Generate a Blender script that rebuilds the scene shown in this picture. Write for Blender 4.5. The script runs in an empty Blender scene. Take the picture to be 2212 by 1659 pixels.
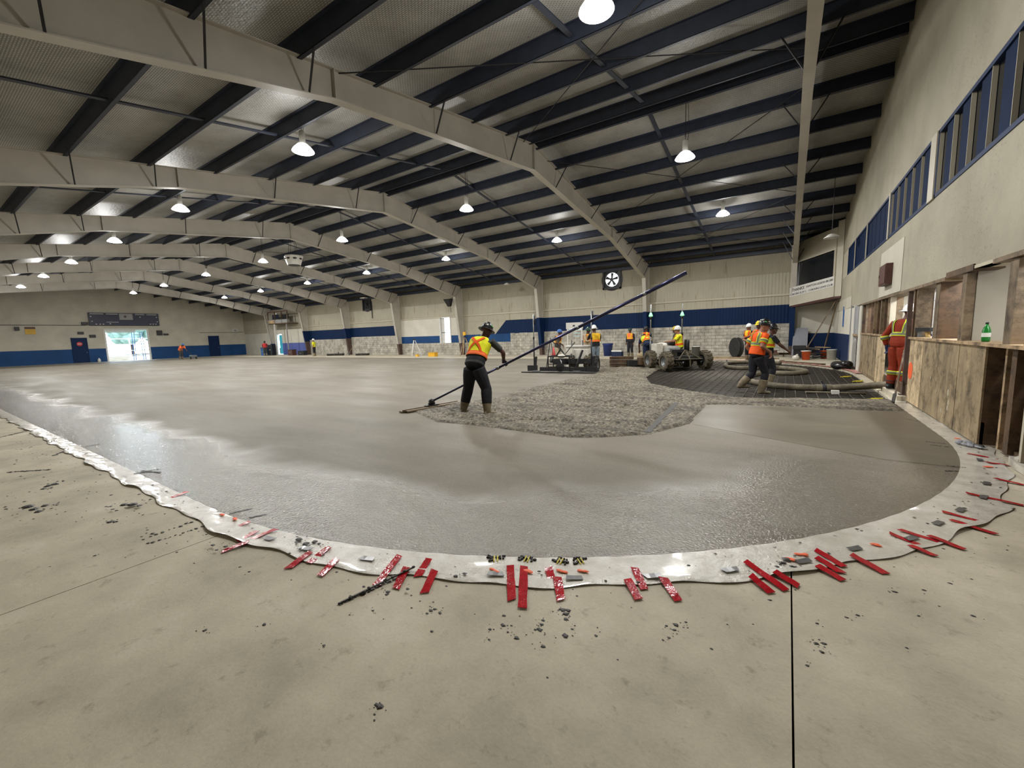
import bpy, bmesh, math, random
import numpy as np
from mathutils import Vector, Matrix

random.seed(11)
RNG = np.random.RandomState(5)
SC = bpy.context.scene
COL = SC.collection
V = Vector
PI = math.pi

# ------------------------------------------------------------------ camera
H_EYE = 1.5
cam_d = bpy.data.cameras.new('camera')
cam_d.sensor_fit = 'HORIZONTAL'
cam_d.sensor_width = 36.0
cam_d.lens = 895.63 / 2212 * 36.0
cam_d.clip_start = 0.05
cam_d.clip_end = 400
cam = bpy.data.objects.new('camera', cam_d)
COL.objects.link(cam)
CR = V((0.83404262, 0.55090263, -0.02965112))
CU = V((-0.03950255, 0.11323945, 0.99278214))
CF = V((-0.55028397, 0.82685133, -0.11620859))
M = Matrix((CR, CU, -CF)).transposed().to_4x4()
M.translation = V((0, 0, H_EYE))
cam.matrix_world = M
SC.camera = cam

# ------------------------------------------------------------------ light / exposure
SC.view_settings.view_transform = 'Standard'
SC.view_settings.look = 'None'
SC.view_settings.gamma = 1.0
SC.view_settings.use_curve_mapping = False
SC.view_settings.exposure = 0.0
LAMP_W = 290.0          # down light of each high bay lamp
LAMP_SPILL = 110.0       # light the lens throws sideways and up
LAMP_COL = (1.0, 0.99, 0.965)
world = bpy.data.worlds.new('sky')
SC.world = world
world.use_nodes = True
wb = world.node_tree.nodes['Background']
wb.inputs[0].default_value = (0.72, 0.86, 1.0, 1)
wb.inputs[1].default_value = 6.0
try:
    SC.cycles.use_denoising = True
    SC.cycles.max_bounces = 6
    SC.cycles.diffuse_bounces = 3
    SC.cycles.glossy_bounces = 2
    SC.cycles.sample_clamp_indirect = 6.0
    SC.cycles.adaptive_threshold = 0.03
    SC.cycles.caustics_reflective = False
    SC.cycles.caustics_refractive = False
except Exception:
    pass

# ------------------------------------------------------------------ materials
MATS = {}
def lin(c):
    c = c / 255.0
    return c / 12.92 if c <= 0.04045 else ((c + 0.055) / 1.055) ** 2.4
def rgb(r, g, b):
    return (lin(r), lin(g), lin(b))
def newmat(name):
    m = bpy.data.materials.new(name)
    m.use_nodes = True
    MATS[name] = m
    nt = m.node_tree
    return m, nt, nt.nodes['Principled BSDF']
def N(nt, t, **kw):
    n = nt.nodes.new(t)
    for k, v in kw.items():
        setattr(n, k, v)
    return n
def coords(nt, space='Object', scale=(1, 1, 1), rot=(0, 0, 0)):
    mp = N(nt, 'ShaderNodeMapping')
    mp.inputs['Scale'].default_value = scale
    mp.inputs['Rotation'].default_value = rot
    if space == 'World':
        g = N(nt, 'ShaderNodeNewGeometry')
        nt.links.new(g.outputs['Position'], mp.inputs[0])
    else:
        g = N(nt, 'ShaderNodeTexCoord')
        nt.links.new(g.outputs[space], mp.inputs[0])
    return mp.outputs[0]
def noise(nt, vec, scale, detail=5, rough=0.55):
    n = N(nt, 'ShaderNodeTexNoise')
    n.inputs['Scale'].default_value = scale
    n.inputs['Detail'].default_value = detail
    n.inputs['Roughness'].default_value = rough
    nt.links.new(vec, n.inputs['Vector'])
    return n.outputs['Fac']
def ramp(nt, fac, stops):
    r = N(nt, 'ShaderNodeValToRGB')
    el = r.color_ramp.elements
    while len(el) < len(stops):
        el.new(0.5)
    for e, (p, c) in zip(el, stops):
        e.position = p
        e.color = (c[0], c[1], c[2], 1)
    nt.links.new(fac, r.inputs[0])
    return r.outputs[0]
def mixc(nt, fac, a, b, mode='MIX'):
    m = N(nt, 'ShaderNodeMix', data_type='RGBA', blend_type=mode)
    if isinstance(fac, (int, float)):
        m.inputs[0].default_value = fac
    else:
        nt.links.new(fac, m.inputs[0])
    for i, x in ((6, a), (7, b)):
        if isinstance(x, (tuple, list)):
            m.inputs[i].default_value = (x[0], x[1], x[2], 1)
        else:
            nt.links.new(x, m.inputs[i])
    return m.outputs[2]
def bump(nt, bs, fac, strength, dist=0.02):
    b = N(nt, 'ShaderNodeBump')
    b.inputs['Strength'].default_value = strength
    b.inputs['Distance'].default_value = dist
    nt.links.new(fac, b.inputs['Height'])
    nt.links.new(b.outputs[0], bs.inputs['Normal'])
    return b
def mul(c, k):
    return tuple(min(1, x * k) for x in c)
def mat(name, c, rough=0.6, metal=0.0, var=0.15, vs=4.0, bmp=0.0, bs=60.0, spec=0.5, space='Object', stretch=(1, 1, 1)):
    if name in MATS:
        return MATS[name]
    m, nt, b = newmat(name)
    vec = coords(nt, space, stretch)
    f = noise(nt, vec, vs)
    col = ramp(nt, f, [(0.3, mul(c, 1 - var)), (0.7, mul(c, 1 + var))])
    nt.links.new(col, b.inputs['Base Color'])
    b.inputs['Roughness'].default_value = rough
    b.inputs['Metallic'].default_value = metal
    b.inputs['Specular IOR Level'].default_value = spec
    if bmp:
        bump(nt, b, noise(nt, vec, bs, 3), bmp, 0.01)
    return m
def emat(name, c, s):
    m, nt, b = newmat(name)
    b.inputs['Base Color'].default_value = (c[0], c[1], c[2], 1)
    b.inputs['Emission Color'].default_value = (c[0], c[1], c[2], 1)
    b.inputs['Emission Strength'].default_value = s
    return m

# --- dry walkway concrete
m, nt, b = newmat('dry_concrete')
vec = coords(nt, 'World')
c1 = ramp(nt, noise(nt, vec, 1.3, 5, 0.62), [(0.3, rgb(170, 162, 144)), (0.55, rgb(200, 191, 170)), (0.75, rgb(216, 208, 190))])
c2 = ramp(nt, noise(nt, vec, 9, 5, 0.72), [(0.30, rgb(150, 140, 120)), (0.42, (1, 1, 1)), (0.9, (1, 1, 1))])
c3 = ramp(nt, noise(nt, vec, 60, 3, 0.7), [(0.25, (0.78, 0.77, 0.75)), (0.6, (1, 1, 1))])
cc = mixc(nt, 0.4, c1, c2, 'MULTIPLY')
cc = mixc(nt, 0.5, cc, c3, 'MULTIPLY')
nt.links.new(cc, b.inputs['Base Color'])
b.inputs['Roughness'].default_value = 0.72
b.inputs['Specular IOR Level'].default_value = 0.3
bump(nt, b, noise(nt, vec, 45, 4, 0.7), 0.25, 0.006)

# --- fresh, wet, floated concrete
def wet(name, base, r0, r1, bstr, fine, edge):
    m, nt, b = newmat(name)
    vec = coords(nt, 'World')
    st = coords(nt, 'World', (0.35, 1.1, 1), (0, 0, 0.18))
    n1 = noise(nt, st, 1.2, 4, 0.6)
    col = ramp(nt, n1, [(0.28, mul(base, 0.84)), (0.5, base), (0.72, mul(base, 1.14))])
    sp = ramp(nt, noise(nt, vec, 120, 2, 0.7), [(0.36, (0.68, 0.68, 0.68)), (0.52, (1, 1, 1))])
    col = mixc(nt, 0.7, col, sp, 'MULTIPLY')
    nt.links.new(col, b.inputs['Base Color'])
    # bleed water stands along the hand worked rim of the slab
    sep = N(nt, 'ShaderNodeSeparateXYZ'); nt.links.new(vec, sep.inputs[0])
    def mth(op, a, b_):
        q = N(nt, 'ShaderNodeMath', operation=op)
        for k, x in ((0, a), (1, b_)):
            if isinstance(x, (int, float)): q.inputs[k].default_value = x
            else: nt.links.new(x, q.inputs[k])
        return q.outputs[0]
    px = mth('MAXIMUM', mth('ADD', sep.outputs[0], 4.31), 0.0)
    py = mth('MAXIMUM', mth('SUBTRACT', 7.55, sep.outputs[1]), 0.0)
    dist = mth('SQRT', mth('ADD', mth('MULTIPLY', px, px), mth('MULTIPLY', py, py)), 0.0)
    dist = mth('ADD', dist, mth('MULTIPLY', noise(nt, vec, 0.7, 3), 1.5))
    rim = N(nt, 'ShaderNodeMapRange'); rim.interpolation_type = 'SMOOTHSTEP'
    nt.links.new(dist, rim.inputs['Value'])
    rim.inputs['From Min'].default_value = 5.35; rim.inputs['From Max'].default_value = 6.1
    rim = rim.outputs[0] if edge else None
    rr = N(nt, 'ShaderNodeMapRange')
    nt.links.new(noise(nt, st, 0.9, 3, 0.5), rr.inputs['Value'])
    rr.inputs['From Min'].default_value = 0.35
    rr.inputs['From Max'].default_value = 0.65
    rr.inputs['To Min'].default_value = r0
    rr.inputs['To Max'].default_value = r1
    rough = rr.outputs[0]
    a = noise(nt, vec, fine, 2, 0.6)
    s = noise(nt, coords(nt, 'World', (0.5, 3.0, 1), (0, 0, 0.2)), 2.2, 3, 0.6)
    hgt = mth('ADD', a, mth('MULTIPLY', s, 0.45))
    bp_ = bump(nt, b, hgt, bstr, 0.012)
    b.inputs['Specular IOR Level'].default_value = 0.22
    if rim is not None:
        mr = N(nt, 'ShaderNodeMix'); nt.links.new(rim, mr.inputs[0]); nt.links.new(rough, mr.inputs[2]); mr.inputs[3].default_value = 0.13
        rough = mr.outputs[0]
        ms = N(nt, 'ShaderNodeMix'); nt.links.new(rim, ms.inputs[0]); ms.inputs[2].default_value = 0.1; ms.inputs[3].default_value = 0.7
        nt.links.new(ms.outputs[0], b.inputs['Specular IOR Level'])
        mb_ = N(nt, 'ShaderNodeMix'); nt.links.new(rim, mb_.inputs[0]); mb_.inputs[2].default_value = bstr; mb_.inputs[3].default_value = 0.9
        nt.links.new(mb_.outputs[0], bp_.inputs['Strength'])
    nt.links.new(rough, b.inputs['Roughness'])
    return m
wet('wet_concrete', rgb(126, 120, 108), 0.44, 0.58, 0.32, 46, True)
wet('screeded_concrete', rgb(114, 107, 93), 0.36, 0.46, 0.15, 60, False)
m, nt, b = newmat('rough_concrete')
vec = coords(nt, 'World')
col = ramp(nt, noise(nt, vec, 20, 5, 0.75), [(0.37, rgb(46, 41, 32)), (0.5, rgb(126, 117, 99)), (0.66, rgb(192, 182, 158))])
col = mixc(nt, 0.85, col, ramp(nt, noise(nt, coords(nt, 'World', (0.5, 2.6, 1), (0, 0, 0.15)), 1.7, 4, 0.6), [(0.36, (0.42, 0.40, 0.37)), (0.56, (1, 1, 1))]), 'MULTIPLY')
nt.links.new(col, b.inputs['Base Color'])
b.inputs['Roughness'].default_value = 0.62
bump(nt, b, noise(nt, vec, 55, 6, 0.75), 1.0, 0.03)

# --- roof lining: foil faced insulation behind wire netting
m, nt, b = newmat('roof_lining')
vec = coords(nt, 'World')
col = ramp(nt, noise(nt, vec, 0.9, 6, 0.6), [(0.3, rgb(164, 162, 156)), (0.7, rgb(206, 204, 198))])
br = N(nt, 'ShaderNodeTexBrick')
br.inputs['Scale'].default_value = 6.5
br.inputs['Mortar Size'].default_value = 0.07
br.inputs['Color1'].default_value = (1, 1, 1, 1)
br.inputs['Color2'].default_value = (0.9, 0.9, 0.9, 1)
br.inputs['Mortar'].default_value = (0.25, 0.24, 0.22, 1)
nt.links.new(vec, br.inputs['Vector'])
col = mixc(nt, 0.75, col, br.outputs['Color'], 'MULTIPLY')
rust = ramp(nt, noise(nt, vec, 5.5, 4, 0.75), [(0.27, rgb(96, 62, 40)), (0.33, (1, 1, 1))])
col = mixc(nt, 0.7, col, rust, 'MULTIPLY')
nt.links.new(col, b.inputs['Base Color'])
b.inputs['Roughness'].default_value = 0.45
bump(nt, b, noise(nt, vec, 14, 4, 0.6), 0.5, 0.03)

# --- corrugated sheet wall panel (vertical ribs)
def sheet(name, c, ribs=5.0, drips=True):
    m, nt, b = newmat(name)
    vec = coords(nt, 'World')
    w = N(nt, 'ShaderNodeTexWave', wave_type='BANDS', bands_direction='X', wave_profile='SIN')
    w.inputs['Scale'].default_value = ribs
    nt.links.new(vec, w.inputs['Vector'])
    col = ramp(nt, noise(nt, vec, 0.6, 6, 0.6), [(0.3, mul(c, 0.86)), (0.7, mul(c, 1.06))])
    if drips:
        d = noise(nt, coords(nt, 'World', (7, 1, 0.7)), 1.0, 4, 0.6)
        dr = ramp(nt, d, [(0.0, (1, 1, 1)), (0.66, (1, 1, 1)), (0.72, (1.0, 0.96, 0.85))])
        col = mixc(nt, 0.9, col, ramp(nt, d, [(0.28, rgb(200, 184, 156)), (0.40, (1, 1, 1))]), 'MULTIPLY')
    nt.links.new(col, b.inputs['Base Color'])
    b.inputs['Roughness'].default_value = 0.55
    bump(nt, b, w.outputs['Fac'], 0.35, 0.03)
    return m
sheet('cream_sheet', rgb(160, 153, 132))
sheet('cream_liner', rgb(176, 170, 150), 2.0)
sheet('navy_sheet', rgb(10, 36, 72), 2.0, False); MATS['navy_sheet'].node_tree.nodes['Principled BSDF'].inputs['Specular IOR Level'].default_value = 0.15
mat('cream_paint', rgb(186, 178, 158), 0.5, var=0.08, vs=1.0, space='World')
mat('drywall_grey', rgb(164, 157, 142), 0.75, var=0.06, vs=2)
mat('cream_wall', rgb(190, 185, 168), 0.7, var=0.12, vs=0.8, bmp=0.3, bs=50, space='World')
mat('white_wall', rgb(208, 204, 190), 0.65, var=0.08, vs=1.0, space='World')
mat('blue_wall', rgb(30, 70, 118), 0.6, spec=0.2, var=0.14, vs=1.2, space='World')
mat('periwinkle_wall', rgb(88, 102, 168), 0.6, var=0.1, vs=1.2, space='World')
mat('blind_navy', rgb(12, 32, 62), 0.75, var=0.15, vs=4, spec=0.1)
mat('navy_paint', rgb(12, 38, 76), 0.6, spec=0.2, var=0.12, vs=2.0, space='World')
mat('steel_purlin', rgb(38, 44, 58), 0.55, var=0.2, vs=3.0)
mat('steel_frame', rgb(184, 178, 166), 0.5, var=0.1, vs=1.4, space='World')
mat('rust_base', rgb(92, 74, 66), 0.75, var=0.3, vs=6.0)
mat('dark_steel', rgb(44, 44, 46), 0.5, 0.3, var=0.3, vs=8.0)
mat('black_paint', rgb(26, 26, 29), 0.45, var=0.25, vs=8.0)
mat('grey_steel', rgb(122, 124, 124), 0.4, 0.6, var=0.2, vs=8.0)
mat('galv', rgb(168, 170, 168), 0.35, 0.8, var=0.15, vs=9.0)
mat('block', rgb(178, 173, 161), 0.85, var=0.38, vs=2.6, bmp=0.6, bs=40, space='World')
mat('mortar', rgb(142, 136, 124), 0.9, var=0.2, vs=6, space='World')
mat('white_block', rgb(228, 226, 222), 0.6, var=0.05, vs=2, bmp=0.2, bs=40, space='World')
mat('white_mortar', rgb(190, 188, 182), 0.8, var=0.05)
# weathered plaster upper wall
m, nt, b = newmat('stained_board')
vec = coords(nt, 'World')
col = ramp(nt, noise(nt, vec, 0.7, 6, 0.6), [(0.3, rgb(148, 142, 123)), (0.7, rgb(174, 168, 148))])
flk = ramp(nt, noise(nt, vec, 22, 5, 0.85), [(0.34, rgb(120, 108, 84)), (0.42, (1, 1, 1))])
col = mixc(nt, ramp(nt, noise(nt, vec, 0.9, 3, 0.6), [(0.45, (0.08, 0.08, 0.08)), (0.6, (0.85, 0.85, 0.85))]), col, mixc(nt, 1.0, col, flk, 'MULTIPLY'))
nt.links.new(col, b.inputs['Base Color'])
b.inputs['Roughness'].default_value = 0.75
bump(nt, b, noise(nt, vec, 26, 6, 0.75), 0.5, 0.012)
# plywood / OSB sheathing with water stains
def ply(name, c):
    m, nt, b = newmat(name)
    vec = coords(nt, 'World')
    col = ramp(nt, noise(nt, coords(nt, 'World', (1, 2.2, 0.35)), 2.4, 8, 0.62), [(0.3, mul(c, 0.55)), (0.5, c), (0.72, mul(c, 1.35))])
    ch = ramp(nt, noise(nt, coords(nt, 'World', (1, 18, 9)), 2.0, 6, 0.7), [(0.3, (0.62, 0.58, 0.5)), (0.6, (1, 1, 1))])
    col = mixc(nt, 0.6, col, ch, 'MULTIPLY')
    col = mixc(nt, 0.75, col, ramp(nt, noise(nt, vec, 3.5, 5, 0.75), [(0.36, rgb(110, 102, 90)), (0.52, (1, 1, 1))]), 'MULTIPLY')
    nt.links.new(col, b.inputs['Base Color'])
    b.inputs['Roughness'].default_value = 0.7
    bump(nt, b, noise(nt, vec, 40, 6, 0.7), 0.3, 0.006)
    return m
ply('plywood', rgb(156, 138, 108))
ply('osb', rgb(204, 182, 146))
ply('stud_wood', rgb(126, 108, 84))
ply('dark_wood', rgb(92, 70, 48))
ply('raw_plank', rgb(176, 150, 116))
mat('black_film', rgb(30, 29, 28), 0.28, var=0.3, vs=7, bmp=0.5, bs=18, space='World')
mat('rebar', rgb(84, 78, 70), 0.45, 0.5, var=0.3, vs=14)
mat('hose_rubber', rgb(104, 96, 78), 0.75, var=0.4, vs=7, bmp=0.5, bs=20)
mat('lamp_white', rgb(226, 224, 216), 0.45, var=0.04)
emat('lamp_glow', (1.0, 0.98, 0.95), 26.0).cycles.emission_sampling = 'NONE'
emat('shade_glow', (1.0, 0.98, 0.95), 2.6).cycles.emission_sampling = 'NONE'
emat('laser_glow', (0.22, 1.0, 0.30), 2.2)
emat('picture_glow', (0.3, 0.75, 0.85), 1.2)  # emission put into the doorway picture's colour, no lit screen there
mat('glass_dark', (0.012, 0.014, 0.017), 0.06, var=0.1)
mat('scoreboard', rgb(22, 28, 54), 0.45, var=0.2, vs=2)
mat('off_white', rgb(214, 212, 206), 0.5, var=0.06)
mat('sign_grey', rgb(150, 148, 146), 0.5, var=0.08)
mat('sign_yellow', rgb(206, 164, 52), 0.55, var=0.12)
mat('sign_red', rgb(196, 40, 44), 0.5, var=0.08)
mat('lettering_black', rgb(20, 20, 26), 0.5, var=0.05)
mat('brown_cabinet', rgb(82, 50, 42), 0.5, var=0.2, vs=9)
mat('red_tape', rgb(178, 22, 34), 0.16, var=0.2, vs=20, bmp=0.4, bs=30)
mat('grey_tape', rgb(118, 118, 118), 0.3, 0.5, var=0.2, vs=20)
mat('orange_paint', rgb(255, 108, 60), 0.6, var=0.1)
mat('mud', rgb(40, 36, 29), 0.5, var=0.4, vs=30, bmp=0.5, bs=60)
mat('cap_yellow', rgb(226, 210, 60), 0.5, var=0.1)
m, nt, b = newmat('plastic_sheet')
vec = coords(nt, 'World')
b.inputs['Roughness'].default_value = 0.2
nt.links.new(ramp(nt, noise(nt, vec, 7, 6, 0.6), [(0.3, rgb(196, 190, 176)), (0.7, rgb(226, 222, 212))]), b.inputs['Base Color'])
b.inputs['Coat Weight'].default_value = 0.5
b.inputs['Coat Roughness'].default_value = 0.1
bump(nt, b, noise(nt, vec, 13, 5, 0.7), 0.55, 0.02)
mat('pink_sheet', rgb(196, 138, 128), 0.35, var=0.2, vs=9, bmp=0.5, bs=13)
mat('skin_dark', rgb(88, 58, 44), 0.55, var=0.08, vs=12)
mat('skin_mid', rgb(150, 104, 80), 0.55, var=0.08, vs=12)
mat('eye_dark', rgb(18, 14, 12), 0.3, var=0.1)
def cloth(name, c):
    return mat(name, c, 0.8, var=0.18, vs=9, bmp=0.5, bs=22, spec=0.25)
cloth('cloth_black', rgb(34, 34, 40)); cloth('cloth_charcoal', rgb(62, 62, 60)); cloth('cloth_navy', rgb(34, 44, 70))
cloth('cloth_orange', rgb(236, 92, 34)); cloth('cloth_rust', rgb(136, 48, 26)); cloth('cloth_yellow', rgb(226, 226, 46))
cloth('cloth_amber', rgb(240, 190, 50)); cloth('cloth_jeans', rgb(124, 138, 148)); cloth('cloth_tan', rgb(172, 156, 128))
cloth('cloth_grey', rgb(156, 156, 152)); cloth('cloth_maroon', rgb(104, 44, 44)); cloth('cloth_red', rgb(168, 46, 50))
cloth('tape_silver', rgb(120, 124, 104)); cloth('cloth_lime', rgb(206, 224, 60)); cloth('cloth_fluor', rgb(255, 120, 70))
mat('boot_mud', rgb(118, 106, 84), 0.7, var=0.3, vs=10); mat('boot_black', rgb(30, 30, 30), 0.5, var=0.2)
mat('hat_white', rgb(232, 232, 230), 0.3, var=0.04); mat('hat_black', rgb(24, 25, 28), 0.3, var=0.3, vs=20)
mat('hat_yellow', rgb(236, 206, 40), 0.3, var=0.06); mat('hat_blue', rgb(64, 108, 176), 0.3, var=0.06)
mat('hat_green', rgb(26, 58, 48), 0.3, var=0.1); mat('sticker', rgb(196, 196, 190), 0.4, var=0.1); mat('sticker_green', rgb(70, 180, 80), 0.4, var=0.1)
mat('glove_dark', rgb(40, 34, 44), 0.7, var=0.2, vs=14); mat('glove_tan', rgb(176, 146, 86), 0.7, var=0.2, vs=14); mat('glove_blue', rgb(30, 44, 80), 0.7, var=0.2)
mat('pole_blue', rgb(46, 46, 78), 0.3, 0.5, var=0.25, vs=5); mat('float_wood', rgb(120, 106, 84), 0.5, var=0.3, vs=7)
mat('tyre', rgb(86, 78, 62), 0.85, var=0.35, vs=10, bmp=0.5, bs=30); mat('tyre_black', rgb(34, 34, 33), 0.7, var=0.3, vs=8)
mat('machine_white', rgb(206, 202, 190), 0.5, var=0.15, vs=7); mat('seat_black', rgb(18, 18, 20), 0.55, var=0.2)
mat('bin_blue', rgb(28, 50, 112), 0.45, var=0.12); mat('bucket_orange', rgb(222, 94, 42), 0.5, var=0.1); mat('bucket_white', rgb(206, 206, 198), 0.5, var=0.12)
mat('cone_red', rgb(230, 88, 92), 0.5, var=0.08); mat('crate_yellow', rgb(226, 172, 40), 0.5, var=0.08)
mat('bag_black', rgb(14, 14, 16), 0.3, var=0.2, bmp=0.7, bs=14)
mat('bottle_green', rgb(24, 120, 44), 0.15, var=0.1); mat('label_white', rgb(222, 226, 218), 0.5, var=0.05)
mat('grey_board', rgb(140, 142, 150), 0.6, var=0.08); mat('blue_metal', rgb(40, 90, 150), 0.5, var=0.1)
mat('cyan_door', rgb(64, 190, 214), 0.5, var=0.1); mat('lumber', rgb(226, 214, 188), 0.7, var=0.15)
mat('outdoor_ground', rgb(170, 166, 156), 0.9, var=0.2, vs=0.6, space='World'); mat('foliage', rgb(142, 170, 160), 0.8, var=0.3, vs=1.5, space='World')
mat('soil', rgb(96, 88, 74), 0.95, var=0.4, vs=7, bmp=0.8, bs=15, space='World')

# ------------------------------------------------------------------ mesh helpers
def basis(d, up=V((0, 0, 1))):
    d = d.normalized()
    if abs(d.dot(up)) > 0.98:
        up = V((0, 1, 0))
    u = d.cross(up).normalized()
    return u, u.cross(d).normalized()
class MB:
    def __init__(s):
        s.v = []; s.f = []
    def add(s, vs, fs):
        o = len(s.v)
        s.v.extend(tuple(v) for v in vs)
        s.f.extend(tuple(i + o for i in f) for f in fs)
        return s
    def box(s, x0, x1, y0, y1, z0, z1):
        return s.add([(x0, y0, z0), (x1, y0, z0), (x1, y1, z0), (x0, y1, z0), (x0, y0, z1), (x1, y0, z1), (x1, y1, z1), (x0, y1, z1)],
                     [(3, 2, 1, 0), (4, 5, 6, 7), (0, 1, 5, 4), (1, 2, 6, 5), (2, 3, 7, 6), (3, 0, 4, 7)])
    def bar(s, a, b, w, h=None, up=V((0, 0, 1))):
        a = V(a); b = V(b); h = w if h is None else h
        u, n = basis(b - a, up)
        u = u * w / 2; n = n * h / 2
        return s.add([a - u - n, a + u - n, a + u + n, a - u + n, b - u - n, b + u - n, b + u + n, b - u + n],
                     [(3, 2, 1, 0), (4, 5, 6, 7), (0, 1, 5, 4), (1, 2, 6, 5), (2, 3, 7, 6), (3, 0, 4, 7)])
    def tube(s, pts, r, n=8, closed=False):
        pts = [V(p) for p in pts]
        k = len(pts)
        rr = r if isinstance(r, (list, tuple)) else [r] * k
        rings = []
        u = None
        for i, p in enumerate(pts):
            if closed:
                d = pts[(i + 1) % k] - pts[i - 1]
            else:
                d = pts[min(i + 1, k - 1)] - pts[max(i - 1, 0)]
            d = d.normalized() if d.length > 1e-9 else V((0, 0, 1))
            if u is None:
                u, w = basis(d)
            else:
                u = (u - d * u.dot(d))
                u = u.normalized() if u.length > 1e-6 else basis(d)[0]
            w = d.cross(u)
            rings.append([p + (u * math.cos(2 * PI * j / n) + w * math.sin(2 * PI * j / n)) * rr[i] for j in range(n)])
        return s.loft(rings, closed)
    def loft(s, rings, closed=False, caps=True):
        n = len(rings[0]); k = len(rings)
        vs = [p for r in rings for p in r]
        fs = []
        for i in range(k if closed else k - 1):
            a = i * n; b2 = ((i + 1) % k) * n
            for j in range(n):
                fs.append((a + j, a + (j + 1) % n, b2 + (j + 1) % n, b2 + j))
        if caps and not closed:
            fs.append(tuple(range(n - 1, -1, -1)))
            fs.append(tuple(range((k - 1) * n, k * n)))
        return s.add(vs, fs)
    def lathe(s, prof, n=16, o=(0, 0, 0), axis=(0, 0, 1), caps=True):
        o = V(o); ax = V(axis).normalized()
        u, w = basis(ax)
        return s.loft([[o + ax * z + (u * math.cos(2 * PI * j / n) + w * math.sin(2 * PI * j / n)) * max(r, 1e-4) for j in range(n)] for r, z in prof], caps=caps)
    def ell(s, c, r, ax=None, n=12, m=8):
        c = V(c)
        X, Y, Z = ax if ax else (V((1, 0, 0)), V((0, 1, 0)), V((0, 0, 1)))
        rings = []
        for i in range(m + 1):
            a = -PI / 2 + PI * i / m
            q = max(math.cos(a), 0.02)
            rings.append([c + X * (r[0] * q * math.cos(2 * PI * j / n)) + Y * (r[1] * q * math.sin(2 * PI * j / n)) + Z * (r[2] * math.sin(a)) for j in range(n)])
        return s.loft(rings)
    def prism(s, poly, vec):
        vec = V(vec); n = len(poly)
        a = [V(p) for p in poly]
        return s.add(a + [p + vec for p in a], [tuple(range(n - 1, -1, -1)), tuple(range(n, 2 * n))] + [(i, (i + 1) % n, n + (i + 1) % n, n + i) for i in range(n)])
    def mesh(s, name):
        me = bpy.data.meshes.new(name)
        me.from_pydata(s.v, [], s.f)
        bm = bmesh.new(); bm.from_mesh(me)
        bmesh.ops.recalc_face_normals(bm, faces=bm.faces)
        bm.to_mesh(me); bm.free()
        return me
    def build(s, name, material, parent=None, smooth=False, loc=None):
        me = s.mesh(name)
        return place(name, me, material, parent, smooth, loc)
def place(name, me, material, parent=None, smooth=False, loc=None, rot=None):
    if material is not None and not me.materials:
        me.materials.append(MATS[material])
    if smooth:
        me.polygons.foreach_set('use_smooth', [True] * len(me.polygons))
    o = bpy.data.objects.new(name, me)
    COL.objects.link(o)
    if parent is not None:
        o.parent = parent
    if loc is not None:
        o.location = loc
    if rot is not None:
        o.rotation_euler = rot
    return o
def tag(o, label, cat=None, group=None, kind=None):
    o['label'] = label
    if cat: o['category'] = cat
    if group: o['group'] = group
    if kind: o['kind'] = kind
    return o
def thing(name, label, cat, loc=(0, 0, 0), rz=0.0, group=None):
    o = bpy.data.objects.new(name, None)
    o.empty_display_size = 0.2
    COL.objects.link(o)
    o.location = loc
    o.rotation_euler = (0, 0, rz)
    return tag(o, label, cat, group)
def struct(o, label=None):
    o['kind'] = 'structure'
    if label: o['label'] = label
    return o
def copy_tree(o, parent=None):
    c = o.copy()
    COL.objects.link(c)
    c.parent = parent
    for ch in list(o.children):
        copy_tree(ch, c)
    return c
def text_mesh(body, size, material, parent, loc, rot, name='lettering', ext=0.002, sx=1.0, bold=False):
    cu = bpy.data.curves.new(name, 'FONT')
    cu.body = body; cu.size = size; cu.extrude = ext
    cu.offset = 0.012 * size if bold else 0.0
    ob = bpy.data.objects.new('tmp_text', cu)
    COL.objects.link(ob)
    dg = bpy.context.evaluated_depsgraph_get()
    me = bpy.data.meshes.new_from_object(ob.evaluated_get(dg))
    bpy.data.objects.remove(ob)
    for v in me.vertices:
        v.co.x *= sx
    me.materials.clear()
    o = place(name, me, material, parent, False, loc, rot)
    return o
def vnoise(x, y, scale, seed):
    r = np.random.RandomState(seed)
    g = r.rand(257, 257)
    X = np.asarray(x) * scale; Y = np.asarray(y) * scale
    xi = np.floor(X).astype(int); yi = np.floor(Y).astype(int)
    fx = X - xi; fy = Y - yi
    fx = fx * fx * (3 - 2 * fx); fy = fy * fy * (3 - 2 * fy)
    a = g[xi % 256, yi % 256]; b_ = g[(xi + 1) % 256, yi % 256]
    c = g[xi % 256, (yi + 1) % 256]; d = g[(xi + 1) % 256, (yi + 1) % 256]
    return (a * (1 - fx) + b_ * fx) * (1 - fy) + (c * (1 - fx) + d * fx) * fy
def inpoly(x, y, P):
    x = np.asarray(x); y = np.asarray(y)
    r = np.zeros(x.shape, bool)
    n = len(P)
    for i in range(n):
        x0, y0 = P[i]; x1, y1 = P[(i + 1) % n]
        if y0 == y1: continue
        c = ((y0 > y) != (y1 > y)) & (x < (x1 - x0) * (y - y0) / (y1 - y0) + x0)
        r ^= c
    return r
def edgedist(x, y, P):
    d = np.full(np.shape(x), 1e9)
    n = len(P)
    for i in range(n):
        ax, ay = P[i]; bx, by = P[(i + 1) % n]
        vx, vy = bx - ax, by - ay
        L = vx * vx + vy * vy + 1e-12
        t = np.clip(((x - ax) * vx + (y - ay) * vy) / L, 0, 1)
        d = np.minimum(d, np.hypot(x - ax - t * vx, y - ay - t * vy))
    return d

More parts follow.
